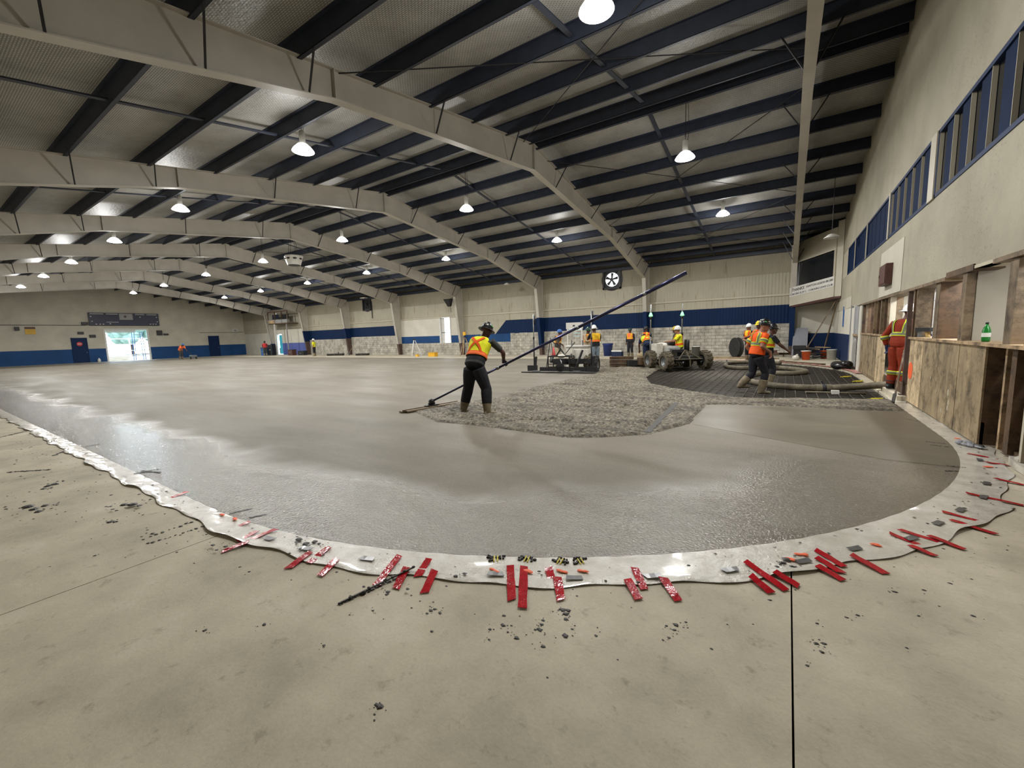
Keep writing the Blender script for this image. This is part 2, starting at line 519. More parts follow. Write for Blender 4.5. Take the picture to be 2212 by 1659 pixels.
# measured ground positions (metres)
TAPES= [(-3.35, 1.57, -3.37, 1.31), (-3.45, 1.47, -3.43, 1.32), (-3.32, 1.35, -3.36, 1.19), (-3.69, 1.53, -3.71, 1.45), (-2.76, 1.51, -2.71, 1.32), (-2.71, 1.62, -2.65, 1.43), (-2.51, 1.55, -2.44, 1.38), (-2.17, 1.8, -2.04, 1.5), (-1.96, 1.87, -1.89, 1.7), (-2.01, 1.72, -1.91, 1.54), (-1.83, 1.79, -1.73, 1.6), (-1.44, 2.08, -1.25, 1.81), (-1.36, 2.12, -1.16, 1.78), (-1.22, 2.19, -1.12, 2.06), (-1.12, 2.12, -1.01, 1.95), (-0.75, 2.46, -0.64, 2.29), (-0.75, 2.32, -0.64, 2.18), (-0.57, 2.44, -0.45, 2.28), (-0.17, 2.89, 0.05, 2.69), (-0.13, 2.73, -0.02, 2.62), (-0.01, 2.85, 0.11, 2.77), (0.21, 3.28, 0.35, 3.15), (0.21, 3.17, 0.33, 3.06), (0.21, 3.06, 0.33, 2.97), (0.4, 3.32, 0.55, 3.18), (0.73, 3.91, 0.92, 3.84), (0.88, 3.9, 1.03, 3.79), (0.66, 3.81, 0.82, 3.7), (0.74, 3.66, 0.85, 3.59), (1.07, 4.46, 1.27, 4.39), (1.08, 4.3, 1.28, 4.18), (1.35, 5.06, 1.65, 4.96), (1.75, 6.64, 1.96, 6.54), (1.8, 6.3, 1.97, 6.31), (1.69, 5.67, 1.85, 5.6), (-5.03, 1.54, -5.01, 1.38)]
GREYS= [(-3.24, 1.46), (-2.84, 1.52), (-2.33, 1.66), (-1.47, 1.96), (-1.03, 2.17), (-0.63, 2.43), (-0.24, 2.74), (0.14, 3.08), (0.43, 3.43), (0.77, 3.79), (0.99, 4.19), (1.2, 4.58), (1.44, 5.01), (1.58, 5.46), (1.78, 6.38)]
ORANGES= [(-1.5, 1.99), (-1.32, 2.09), (-1.13, 2.19), (-1.01, 2.27), (-4.05, 1.47), (-3.87, 1.49), (0.07, 3.06), (0.13, 3.17), (0.54, 3.56), (1.77, 6.11), (1.87, 7.47)]
SPLATS= [(-0.94, 1.87, 0.026), (-0.97, 1.89, 0.029), (-0.94, 1.9, 0.023), (-0.92, 1.83, 0.02), (-0.87, 1.72, 0.027), (-1.07, 1.58, 0.022), (-1.01, 1.73, 0.017), (-1.18, 1.62, 0.02), (-1.22, 1.56, 0.014), (-1.18, 1.5, 0.011), (-1.13, 1.59, 0.011), (-1.14, 1.64, 0.011), (-1.02, 1.68, 0.014), (-1.0, 1.69, 0.022), (-1.02, 1.76, 0.014), (-0.93, 1.6, 0.019), (-0.86, 1.78, 0.011), (-0.86, 1.81, 0.008), (-0.74, 1.8, 0.014), (-0.42, 2.08, 0.023), (-0.42, 2.04, 0.014), (-0.46, 2.05, 0.012), (-0.45, 1.94, 0.011), (-0.43, 1.97, 0.011), (-0.38, 2.13, 0.012), (0.17, 2.29, 0.018), (0.2, 2.31, 0.018), (0.19, 2.24, 0.018), (0.13, 2.11, 0.012), (0.18, 2.46, 0.013), (-0.2, 2.22, 0.009), (-2.28, 0.96, 0.019), (-2.51, 0.77, 0.017), (-1.34, 0.96, 0.022), (-1.36, 0.96, 0.013), (-3.39, 1.23, 0.031), (-3.5, 1.19, 0.027), (-3.39, 1.17, 0.022), (-4.21, 1.03, 0.031), (-6.04, 0.6, 0.084), (-5.89, 0.62, 0.068), (-5.92, 0.7, 0.055), (-5.76, 0.63, 0.053), (-5.24, 1.11, 0.062), (-5.11, 1.13, 0.073), (-5.01, 1.16, 0.048), (-6.75, 0.84, 0.07), (-6.77, 0.89, 0.07), (-6.66, 0.79, 0.046), (-4.83, 0.92, 0.046), (-4.79, 0.94, 0.034), (-4.14, 0.68, 0.02), (-2.91, 1.17, 0.016), (-1.95, 1.25, 0.009), (-1.59, 1.51, 0.018), (-1.58, 1.53, 0.015), (-1.53, 1.52, 0.018), (-1.59, 1.48, 0.012), (-1.63, 1.57, 0.009), (-1.87, 1.34, 0.012), (-1.83, 1.56, 0.019), (-1.93, 1.5, 0.022), (-1.92, 1.48, 0.019), (-1.86, 1.04, 0.012), (-2.82, 1.61, 0.024), (-2.64, 1.53, 0.019), (0.56, 2.99, 0.019), (0.7, 3.09, 0.016), (0.62, 2.79, 0.011), (0.36, 2.64, 0.014), (0.31, 2.59, 0.013), (0.52, 2.47, 0.01), (0.85, 2.93, 0.015), (0.84, 3.25, 0.016), (-1.67, 1.81, 0.023), (-1.64, 1.86, 0.023), (-1.25, 2.12, 0.019), (-3.02, 1.57, 0.042), (-2.91, 1.56, 0.049), (-2.88, 1.61, 0.036), (-2.87, 1.5, 0.024), (0.05, 3.05, 0.038), (0.03, 2.99, 0.034), (0.08, 2.97, 0.026), (0.1, 3.06, 0.023), (0.0, 2.92, 0.022)]
SMEARS= [(-2.08, 1.28, -2.04, 1.46), (-2.04, 1.46, -1.97, 1.72), (-4.15, 0.96, -4.2, 1.49), (-4.02, 0.95, -3.98, 1.4), (-11.38, 0.95, -11.77, 1.35), (-7.99, 0.69, -7.66, 0.98), (-8.6, 1.16, -8.82, 1.31), (0.34, 3.6, 0.41, 3.55), (0.48, 3.81, 0.57, 3.74), (-0.1, 3.12, -0.04, 3.12), (-0.01, 3.21, 0.07, 3.21), (-4.06, 1.54, -4.02, 1.68), (-3.81, 1.58, -3.77, 1.68), (-6.38, 1.47, -6.35, 1.68), (-8.91, 1.55, -8.91, 1.7), (-6.44, 1.57, -6.16, 1.65), (1.45, 6.03, 1.6, 6.02), (1.4, 5.81, 1.56, 5.87), (1.52, 7.16, 1.69, 7.13), (1.52, 6.99, 1.71, 6.95), (1.6, 8.81, 1.75, 8.61)]
LAMPS= [(-2.54, 20.55), (-10.38, 20.28), (-18.19, 20.23), (-26.19, 20.38), (-34.12, 20.46), (-42.07, 20.47), (-50.15, 20.66), (-2.65, 13.24), (-10.56, 13.06), (-18.48, 13.07), (-26.74, 13.32), (-34.57, 13.23), (-42.8, 13.29), (-50.29, 13.27), (-2.63, 6.58), (-10.62, 6.56), (-18.55, 6.53), (-26.29, 6.51), (-34.4, 6.52), (-42.08, 6.54), (-50.17, 6.51)]

# ================================================================== SETTING
BAY = 7.671; X0 = 0.162
D = 27.15; YR = 12.95; YL = -1.25; XE = 1.95; XF = -61.2
def xf(k): return X0 - k * BAY
SLOPE = 0.1645
def zr(y): return 7.926 - SLOPE * abs(y - YR)
DECK = 0.28
# slab outline (rink shape)
SX1, SX0, SY0, SY1, SR = 1.77, -59.5, 1.47, 22.6, 6.08
def arc(cx, cy, a0, a1, n=28, r=SR):
    return [(cx + r * math.cos(a0 + (a1 - a0) * i / n), cy + r * math.sin(a0 + (a1 - a0) * i / n)) for i in range(n + 1)]
ARC_N = arc(SX1 - SR, SY0 + SR, -PI / 2, 0)           # near corner, right of the camera's left edge
ARC_F = arc(SX1 - SR, SY1 - SR, 0, PI / 2)
ARC_FL = arc(SX0 + SR, SY1 - SR, PI / 2, PI)
ARC_NL = arc(SX0 + SR, SY0 + SR, PI, 1.5 * PI)
BITE = [(1.77, 10.9), (0.9, 10.55), (0.25, 10.39), (-0.4, 10.12), (-0.89, 10.05), (-1.86, 10.67), (-3.28, 11.95), (-3.92, 13.74), (-4.27, 16.53), (-4.0, 20.0), (-3.7, 22.6)]

# ---- sub base, walkway panels
base = struct(MB().box(XF - 0.2, 4.4, YL - 0.2, D + 0.2, -0.30, -0.14).build('floor', 'soil'), 'concrete arena floor around the fresh pour')
def panel(poly, z1=0.0):
    return MB().prism([(x, y, -0.139) for x, y in poly], (0, 0, 0.139 + z1)).build('floor_panel', 'dry_concrete', base)
J = 0.004
def arc_x(x):
    return (SY0 + SR) - math.sqrt(max(SR * SR - (x - (SX1 - SR)) ** 2, 0))
def near_panel(xa, xb):
    xa += J; xb -= J
    if xb <= SX1 - SR:
        panel([(xa, YL), (xb, YL), (xb, SY0), (xa, SY0)])
    else:
        n = 14
        top = []
        for i in range(n + 1):
            x = xb + (xa - xb) * i / n
            top.append((x, SY0 if x < SX1 - SR else arc_x(x)))
        panel([(xa, YL), (xb, YL)] + top)
js = [0.075, -3.69, -7.45, -11.2, -15.0, -18.7, -22.5, -26.2, -30.0, -37.5, -45.0, -52.5, XF]
for a, b_ in zip(js[1:], js[:-1]):
    near_panel(a, b_)
a = [p for p in ARC_N if p[0] > 0.075 + J]
panel([(0.075 + J, YL), (4.3, YL), (4.3, 7.55), (SX1, 7.55)] + a[::-1][1:] + [(0.075 + J, arc_x(0.075 + J))])
panel([(SX1, 7.55 + J), (4.3, 7.55 + J), (4.3, 16.5), (SX1, 16.5)])
panel([(SX1, 16.5 + J), (4.3, 16.5 + J), (4.3, D + 0.15), (-4.3, D + 0.15), (-4.3, SY1)] + ARC_F[::-1][1:-1])
for xa, xb in ((-4.3, -12), (-12, -20), (-20, -30), (-30, -42), (-42, XF)):
    panel([(xb + J, SY1), (xa - J, SY1), (xa - J, D + 0.15), (xb + J, D + 0.15)])
panel([(XF - 0.15, SY0), (SX0 + SR, SY0)] + ARC_NL[::-1][1:] + [(SX0, SY0 + SR + 0.001), (SX0, SY1 - SR)] + ARC_FL[::-1][1:] + [(XF - 0.15, SY1)])

# ---- fresh concrete slab
slab_poly = ARC_N + BITE + ARC_FL + ARC_NL
slab = MB().prism([(x, y, -0.12) for x, y in slab_poly], (0, 0, 0.124)).build('concrete_slab', 'wet_concrete')
struct(slab, 'freshly floated wet grey concrete slab with rounded corner')
RP = [(-1.30, 8.93), (-1.20, 7.02), (-0.78, 6.80), (0.29, 6.30), (0.93, 6.02), (1.55, 6.0), (1.72, 6.5), (1.75, 7.58), (1.74, 9.45), (1.26, 9.4), (0.04, 9.27)]
MB().prism([(x, y, 0.0) for x, y in RP], (0, 0, 0.0065)).build('screeded_strip', 'screeded_concrete', slab)
ROUGH = [(-6.35, 5.86), (-5.2, 5.30), (-4.27, 5.38), (-3.53, 5.35), (-2.61, 5.30), (-2.17, 5.55), (-1.62, 6.02), (-1.25, 7.0), (-1.30, 8.97), (-1.04, 9.14), (0.18, 9.34), (1.26, 9.44), (1.74, 9.6), (1.75, 10.9), (0.9, 10.62), (0.25, 10.46), (-0.4, 10.2), (-0.89, 10.12), (-1.86, 10.75), (-3.28, 12.05), (-3.92, 13.84), (-4.27, 16.63), (-4.0, 20.0), (-3.9, 22.5), (-8.99, 22.5), (-6.9, 18.0), (-5.9, 14.72), (-5.95, 11.93), (-6.04, 9.33), (-5.82, 8.09), (-6.25, 6.92)]
def trench(x, y):
    # low channel along the edge of the screeded strip
    cx = -1.69 + (y - 6.13) * (-0.18 / 2.84)
    return np.exp(-((x - cx) / 0.07) ** 2) * ((y > 6.0) & (y < 9.1))
def rough_patch(x0, x1, y0, y1, st, name):
    nx = int((x1 - x0) / st) + 1; ny = int((y1 - y0) / st) + 1
    gx, gy = np.meshgrid(np.linspace(x0, x1, nx), np.linspace(y0, y1, ny), indexing='ij')
    ins = inpoly(gx, gy, ROUGH)
    ed = edgedist(gx, gy, ROUGH)
    h = 0.5 * vnoise(gx, gy, 2.0, 1) + 0.35 * vnoise(gx, gy, 5.5, 2) + 0.3 * vnoise(gx, gy, 13, 3) + 0.22 * vnoise(gx + gy * 0.2, gy, 27, 4)
    fur = vnoise(gx * 0.35 + gy * 0.08, gy * 3.2 - gx * 0.5, 1.6, 6)
    h = h - 0.65 + 0.55 * (fur - 0.5)
    amp = np.clip(ed / 0.45, 0.12, 1.0)
    near = np.clip((7.2 - gy) / 2.0, 0, 1)
    z = 0.034 + 0.105 * h * amp * (1 + 0.55 * near) - 0.12 * trench(gx, gy)
    z = np.maximum(z, 0.009)
    z = np.where(ed < 0.05, np.minimum(z, 0.006), z)
    z = np.where(ins, z, -0.02)
    idx = np.arange(nx * ny).reshape(nx, ny)
    q = ins[:-1, :-1] | ins[1:, :-1] | ins[1:, 1:] | ins[:-1, 1:]
    i, j = np.nonzero(q)
    f = np.stack([idx[i, j], idx[i + 1, j], idx[i + 1, j + 1], idx[i, j + 1]], 1)
    used = np.unique(f)
    rm = -np.ones(nx * ny, int); rm[used] = np.arange(len(used))
    v = np.stack([gx.ravel(), gy.ravel(), z.ravel()], 1)[used]
    me = bpy.data.meshes.new(name)
    me.from_pydata(v.tolist(), [], rm[f].tolist())
    o = place(name, me, 'rough_concrete', slab, True)
    o['kind'] = 'stuff'
    o['label'] = 'coarse unfinished concrete heap raked in ridges'
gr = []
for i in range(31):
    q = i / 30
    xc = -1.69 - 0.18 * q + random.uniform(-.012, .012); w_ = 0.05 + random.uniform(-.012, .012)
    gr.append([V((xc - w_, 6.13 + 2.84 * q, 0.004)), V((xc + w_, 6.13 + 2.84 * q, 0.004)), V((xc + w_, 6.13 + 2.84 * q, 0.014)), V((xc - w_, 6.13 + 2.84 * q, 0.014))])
MB().loft(gr).build('step_shade_strip', 'mud', slab)  # dark mud-coloured ribbon painting the shadowed step beside the screeded strip
rough_patch(-6.6, 1.9, 5.1, 11.0, 0.035, 'raked_concrete')
rough_patch(-9.2, -2.5, 11.0, 22.7, 0.07, 'raked_concrete')
# ragged bank where the pour meets the mesh, and the trampled lip beside the boots
# ---- unpoured bay: black film with reinforcing mesh
MESH = [(1.9, 10.7), (0.9, 10.4), (0.25, 10.2), (-0.4, 9.95), (-0.95, 9.9), (-2.0, 10.6), (-3.5, 11.85), (-4.15, 13.7), (-4.5, 16.5), (-4.2, 20.0), (-3.9, 22.6)] + ARC_F[::-1] + [(1.77, 16.5)]
film = struct(MB().prism([(x, y, -0.138) for x, y in MESH], (0, 0, 0.07)).build('mesh_bed', 'black_film'), 'black film under reinforcing mesh in the unpoured corner')
def clip_bars(const, axis):
    t = np.arange(-5.0 if axis == 0 else 9.8, 2.0 if axis == 0 else 22.7, 0.03)
    x = t if axis == 0 else np.full_like(t, const)
    y = np.full_like(t, const) if axis == 0 else t
    ins = inpoly(x, y, MESH)
    if ins.sum() < 4: return None
    k = np.nonzero(ins)[0]
    return t[k[0]], t[k[-1]]
for yy in np.arange(10.0, 22.5, 0.2):
    r = clip_bars(yy, 0)
    if r: MB().tube([(r[0], yy, -0.048), (r[1], yy, -0.048)], 0.0075, 5).build('rebar', 'rebar', film)
for xx in np.arange(-4.4, 1.8, 0.2):
    r = clip_bars(xx, 1)
    if r: MB().tube([(xx, r[0], -0.035), (xx, r[1], -0.035)], 0.0075, 5).build('rebar', 'rebar', film)

# ---- roof: lining, purlins, bridging, rods
def gable(z, d=0.0):
    return [(YL - 0.3, zr(YL - 0.3) + z), (YR, zr(YR) + z), (D + 0.3, zr(D + 0.3) + z)]
g0 = gable(DECK); g1 = gable(DECK + 0.15)
ceil = MB().prism([(XF - 0.3, y, z) for y, z in g0] + [(XF - 0.3, y, z) for y, z in g1[::-1]], (4.6 - XF + 0.3, 0, 0)).build('ceiling', 'roof_lining')
struct(ceil, 'netted foil roof lining over dark purlins')
def purlin_mesh(L):
    b_ = MB()
    b_.box(-L, 0, -0.006, 0.006, 0.0, 0.315)
    b_.box(-L, 0, -0.006, 0.08, 0.0, 0.012)
    b_.box(-L, 0, -0.08, 0.006, 0.303, 0.315)
    b_.box(-L, 0, 0.071, 0.08, 0.0, 0.03)
    me = b_.mesh('purlin'); me.materials.append(MATS['steel_purlin'])
    return me
pm_long = purlin_mesh(BAY); pm_short = purlin_mesh(XE - X0)
offs = [0.22, 1.64, 3.30, 4.96, 6.62, 8.28, 9.94, 11.6, 13.1]
ang = math.atan(SLOPE)
for s in (1, -1):
    for o_ in offs:
        y = YR + s * o_
        rot = (-ang * s, 0, 0)
        for k in range(8):
            place('purlin', pm_long, None, ceil, False, (xf(k), y, zr(y) - 0.04), rot)
        place('purlin', pm_short, None, ceil, False, (XE, y, zr(y) - 0.04), rot)
    MB().box(XF, XE, D - 0.16 if s > 0 else YL + 0.02, D - 0.02 if s > 0 else YL + 0.16, zr(D) - 0.10, zr(D) + 0.15).build('eave_strut', 'steel_purlin', ceil)
    for k in range(8):
        xm = xf(k) - BAY / 2
        MB().bar((xm, YR + s * 0.4, zr(YR + 0.4) + 0.05), (xm, YR + s * 13.9, zr(YR + 13.9) + 0.05), 0.11, 0.03).build('bridging_strap', 'steel_purlin', ceil)
for k, ya, yb in ((0, 14, 20.3), (0, 20.3, 26.4), (0, 5.5, 12.4), (3, 14, 20.3), (6, 14, 20.3)):
    za, zb = zr(ya) - 0.03, zr(yb) - 0.03
    MB().tube([(xf(k), ya, za), (xf(k + 1), yb, zb)], 0.012, 5).build('brace_rod', 'dark_steel', ceil)
    MB().tube([(xf(k), yb, zb), (xf(k + 1), ya, za)], 0.012, 5).build('brace_rod', 'dark_steel', ceil)

# ---- steel rigid frames
PAINT = {0: (2.65, 0.5), 1: (2.73, 0.45), 2: (2.73, 0.55), 3: (None, 1.0), 4: (None, 1.02), 5: (2.72, 1.7), 6: (2.7, 1.5), 7: (1.35, 0.2)}
NTH = ['nearest cream steel roof frame, beside the windowed wall', 'second cream steel roof frame from the windowed wall', 'third cream steel roof frame from the windowed wall', 'fourth cream steel roof frame, with the horn speaker', 'fifth cream steel roof frame from the windowed wall', 'sixth cream steel roof frame from the windowed wall', 'seventh cream steel roof frame from the windowed wall', 'last cream steel roof frame, before the scoreboard wall']
def col_in(z): return 26.83 - (z / 4.773) * 0.64
for k in range(8):
    x = xf(k)
    fr = thing('roof_frame', NTH[k], 'steel frame', (x, 0, 0), 0, 'cream steel roof frames')
    for s in (1, -1):
        Y = lambda y: y if s > 0 else 2 * YR - y
        web = [(YR, 7.926), (27.13, 5.59), (26.19, 4.773), (20.55, 6.12), (YR, 7.093)]
        b_ = MB().prism([(-0.008, Y(y), z) for y, z in web], (0.016, 0, 0))
        b_.bar((0, Y(YR), 7.915), (0, Y(27.13), 5.58), 0.2, 0.016)
        b_.build('rafter', 'steel_frame', fr)
        b_ = MB()
        b_.bar((0, Y(YR), 7.085), (0, Y(20.55), 6.112), 0.22, 0.02)
        b_.bar((0, Y(20.55), 6.112), (0, Y(26.19), 4.765), 0.22, 0.02)
        b_.build('bottom_flange', 'steel_frame', fr)
        MB().bar((0, Y(26.19), 4.78), (0, Y(27.1), 5.58), 0.19, 0.016).build('knee_plate', 'steel_frame', fr)
        for ys in ((YR, 20.55) if s > 0 else (20.55,)):
            zt = zr(ys); zb = 7.093 if ys == YR else 6.12
            MB().box(-0.09, 0.09, Y(ys) - 0.008, Y(ys) + 0.008, zb, zt).build('stiffener', 'steel_frame', fr)
        for o_ in (1.64, 4.96, 8.28, 9.94, 11.6, 13.0):
            y = YR + o_
            zb = 7.093 + (6.12 - 7.093) * o_ / 7.6 if o_ < 7.6 else 6.12 + (4.773 - 6.12) * (o_ - 7.6) / 5.64
            MB().bar((0.10, Y(y - 0.12), zb + 0.03), (0.55, Y(y), zr(y) + 0.02), 0.03, 0.03).build('flange_brace', 'dark_steel', fr)
            MB().bar((-0.10, Y(y - 0.12), zb + 0.03), (-0.55, Y(y), zr(y) + 0.02), 0.03, 0.03).build('flange_brace', 'dark_steel', fr)
        zc, zb = PAINT[k]
        lv = [(4.773, zc if zc else zb, 'steel_frame')]
        if zc: lv.append((zc, zb, 'navy_paint'))
        lv.append((zb, 0.0, 'rust_base'))
        for i, (za, zz, mn) in enumerate(lv):
            b_ = MB()
            top = [(27.13, 5.59), (col_in(za), za)] if i == 0 else [(27.13, za), (col_in(za), za)]
            b_.prism([(-0.008, Y(y), z) for y, z in top + [(col_in(zz), zz), (27.13, zz)]], (0.016, 0, 0))
            b_.bar((0, Y(col_in(za)), za), (0, Y(col_in(zz)), zz), 0.22, 0.02, V((0, 1, 0)))
            b_.bar((0, Y(27.12), 5.59 if i == 0 else za), (0, Y(27.12), zz), 0.22, 0.02, V((0, 1, 0)))
            b_.build('column', mn, fr)

# ---- long wall with columns (right hand side of the picture)
wr = struct(MB().box(XF - 0.2, 4.4, D + 0.22, D + 0.4, 5.0, 6.2).build('wall_right', 'cream_sheet'), 'long cream and blue side wall with bare block base')
def wp(xa, xb, za, zb, mn, name='wall_panel', dy=0.0, th=0.10):
    return MB().box(min(xa, xb), max(xa, xb), D + dy, D + dy + th, za, zb).build(name, mn, wr)
TOP = 5.85
def upper(k, z0, xa=None, xb=None):
    a_ = xf(k) if xa is None else xa; b_ = xf(k + 1) if xb is None else xb
    wp(a_, b_, 4.43, TOP, 'cream_sheet')
    wp(a_, b_, 3.27, 4.425, 'cream_liner')
    wp(a_, b_, z0, 3.23, 'cream_liner')
    MB().box(b_, a_, D - 0.06, D + 0.02, 3.20, 3.30).build('girt', 'cream_paint', wr)
for k in (0, 1):
    upper(k, 2.72)
    if k == 0:
        wp(xf(0), xf(1), 1.72, 2.72, 'navy_sheet', dy=-0.002)
    else:
        wp(xf(1), -12.0, 1.72, 2.72, 'navy_sheet', dy=-0.002)
        wp(-13.2, xf(2), 1.72, 2.72, 'navy_sheet', dy=-0.002)
        wp(-12.0, -13.2, 2.28, 2.72, 'navy_sheet', dy=-0.002)
# bay 2: diagonal flash
upper(2, 2.69)
a2, b2 = xf(2), xf(3)
MB().prism([(a2, D, 1.70), (a2, D, 2.70), (-18.46, D, 2.70), (-19.5, D, 1.66), (-18.08, D, 1.66)], (0, 0.1, 0)).build('wall_panel', 'navy_sheet', wr)
MB().prism([(-18.46, D, 2.70), (b2, D, 2.70), (b2, D, 1.66), (-19.5, D, 1.66)], (0, 0.1, 0)).build('wall_panel', 'cream_liner', wr)
wp(-18.08, b2, 1.03, 1.66, 'blue_wall')
# bay 3: raised opening
for xa, xb in ((xf(3), -24.2), (-25.55, xf(4))):
    wp(xa, xb, 1.66, 3.23, 'white_wall')
    wp(xa, xb, 1.05, 1.66, 'blue_wall')
wp(xf(3), xf(4), 4.43, TOP, 'cream_sheet'); wp(xf(3), xf(4), 3.27, 4.425, 'cream_liner')
MB().box(xf(4), xf(3), D - 0.06, D + 0.02, 3.20, 3.30).build('girt', 'cream_paint', wr)
upper(4, 2.75); wp(xf(4), xf(5), 1.83, 2.75, 'navy_sheet')
upper(5, 2.7); wp(xf(5), xf(6), 1.68, 2.7, 'navy_sheet')
upper(6, 3.0); wp(xf(6), -51.75, 1.4, 3.0, 'white_wall'); wp(xf(6), -51.75, 0, 1.4, 'periwinkle_wall'); wp(-53.05, xf(7), 0, 3.0, 'white_wall'); wp(-51.75, -53.05, 2.5, 3.0, 'white_wall')
upper(7, 2.7); wp(xf(7), XF, 0, 2.7, 'white_wall')
# corner strip under the booth
wp(X0, 2.0, 1.15, TOP, 'white_wall'); wp(X0, 4.3, 0, 1.15, 'navy_paint'); wp(2.0, 4.3, 1.15, TOP, 'white_wall')
# block base: single blocks in the two near bays, the rest as one joined course work
def blocks_for(xa, xb, z1, skip=None, z0=0.0):
    out = []
    nz = int(round((z1 - z0) / 0.2))
    hh = (z1 - z0) / nz
    for r_ in range(nz):
        x = xa - (0.0 if r_ % 2 else 0.2)
        xs = [xa] + ([xa - 0.2] if r_ % 2 == 0 else [])
        c = xs[-1]
        edges = list(xs)
        while c - 0.4 > xb + 0.02:
            c -= 0.4; edges.append(c)
        edges.append(xb)
        for e0, e1 in zip(edges[:-1], edges[1:]):
            if skip and e1 < skip[1] and e0 > skip[0] and z0 + r_ * hh < skip[2]:
                if e0 > skip[1] + 0.05: e1 = skip[1]
                elif e1 < skip[0] - 0.05: e0 = skip[0]
                else: continue
            out.append((e0, e1, z0 + r_ * hh, z0 + (r_ + 1) * hh))
    return out
cache = {}
def block_obj(e0, e1, za, zb):
    w = round(e0 - e1 - 0.014, 3); h = round(zb - za - 0.014, 3)
    if w < 0.02: return
    if (w, h) not in cache:
        me = MB().box(-w / 2, w / 2, 0, 0.16, -h / 2, h / 2).mesh('block'); me.materials.append(MATS['block']); cache[(w, h)] = me
    place('block', cache[(w, h)], None, wr, False, ((e0 + e1) / 2, D + random.uniform(-0.012, 0.012), (za + zb) / 2))
near_blocks = blocks_for(xf(0) - 0.12, xf(1) + 0.12, 1.72) + blocks_for(xf(1) - 0.12, xf(2) + 0.12, 1.72, (-12.0, -13.2, 2.2))
for q in near_blocks[:300]: block_obj(*q)
rest = near_blocks[300:] + blocks_for(xf(2) - 0.12, -18.08, 1.70) + blocks_for(-18.08, xf(3) + 0.1, 1.03) + blocks_for(xf(3) - 0.1, xf(4) + 0.1, 1.04) + blocks_for(xf(4) - 0.1, xf(5) + 0.1, 1.82) + blocks_for(xf(5) - 0.1, xf(6) + 0.1, 1.67)
b_ = MB()
for e0, e1, za, zb in rest:
    dy = random.uniform(-0.012, 0.012)
    b_.box(e1 + 0.007, e0 - 0.007, D + dy, D + 0.16, za + 0.007, zb - 0.007)
o = b_.build('block_courses', 'block', wr); o['kind'] = 'stuff'
for xa, xb in ((xf(0), -12.0), (-13.2, -24.2), (-24.2, -25.55), (-25.55, xf(6))):
    z1 = 1.02 if xa == -24.2 else (1.70 if xa > -20 else 1.03)
    MB().box(xb, xa, D + 0.03, D + 0.2, 0, z1).build('mortar_bed', 'mortar', wr)
wp(xf(4), xf(6), 1.0, 1.8, 'mortar', 'mortar_bed', 0.03)
# outer skin closes the shell around openings
for xa, xb, za, zb in ((4.4, -12.0, 0, 5.9), (-12.0, -13.2, 2.25, 5.9), (-13.2, -24.2, 0, 5.9), (-24.2, -25.55, 3.22, 5.9), (-24.2, -25.55, 0, 0.98), (-25.55, -51.75, 0, 5.9), (-51.75, -53.05, 2.5, 5.9), (-53.05, XF - 0.2, 0, 5.9)):
    MB().box(xb, xa, D + 0.2, D + 0.3, za, zb).build('outer_skin', 'cream_sheet', wr)

# ---- scoreboard end wall
def gable_wall(x0_, x1_, zlo):
    return [(YL - 0.3, zlo), (YL - 0.3, zr(YL - 0.3) + DECK), (YR, zr(YR) + DECK), (D + 0.3, zr(D + 0.3) + DECK), (D + 0.3, zlo)]
wf = struct(MB().prism([(XF, y, z) for y, z in gable_wall(0, 0, 3.47)], (-0.25, 0, 0)).build('wall_far', 'cream_wall'), 'cream end wall with blue dado, scoreboard and open loading door')
for ya, yb, za, zb, mn in ((YL - 0.3, 13.35, 1.42, 3.47, 'cream_wall'), (YL - 0.3, 13.35, 0, 1.42, 'blue_wall'), (16.95, D + 0.3, 1.42, 3.47, 'cream_wall'), (16.95, D + 0.3, 0, 1.42, 'blue_wall')):
    MB().box(XF - 0.25, XF, ya, yb, za, zb).build('wall_section', mn, wf)
MB().box(XF - 0.01, XF + 0.012, 16.86, 17.04, 0, 3.5).build('door_jamb', 'off_white', wf)
MB().box(XF - 0.01, XF + 0.012, 13.26, 13.40, 0, 3.5).build('door_jamb', 'off_white', wf)
MB().box(XF - 0.01, XF + 0.05, 13.26, 17.04, 3.36, 3.52).build('door_head', 'off_white', wf)
# rolled up door leaf, tracks and the half pulled curtain at the right of the opening
for i in range(5):
    MB().box(XF - 0.1, XF - 0.05, 13.45, 15.9, 3.1 + i * 0.07, 3.16 + i * 0.07).build('door_slat', 'off_white', wf)
MB().tube([(XF + 0.05, 0, 3.9), (XF + 0.05, 12.0, 3.86)], 0.03, 6).build('conduit', 'grey_steel', wf)
MB().tube([(XF + 0.05, 22, 3.0), (XF + 0.05, 27, 3.0)], 0.02, 6).build('conduit', 'grey_steel', wf)
def flush_door(n, ya, yb, x, label, mn='navy_paint'):
    d = struct(MB().box(x, x + 0.05, ya + 0.05, yb - 0.05, 0.02, 2.52).build('door_%d' % n, mn), label)
    f = MB(); f.box(x, x + 0.07, ya, ya + 0.06, 0, 2.58); f.box(x, x + 0.07, yb - 0.06, yb, 0, 2.58); f.box(x, x + 0.07, ya, yb, 2.52, 2.58)
    f.build('door_frame', mn, d)
    MB().lathe([(0.0, 0), (0.03, 0.01), (0.03, 0.05), (0, 0.06)], 8, (x + 0.05, yb - 0.14, 1.05), (1, 0, 0)).build('door_knob', 'galv', d)
    return d
d1 = flush_door(1, 10.71, 11.9, XF + 0.002, 'navy steel door with red sign left of the loading door')
MB().lathe([(0.0, 0), (0.22, 0), (0.22, 0.01), (0, 0.01)], 14, (XF + 0.055, 11.3, 1.95), (1, 0, 0)).build('door_sign', 'sign_red', d1)
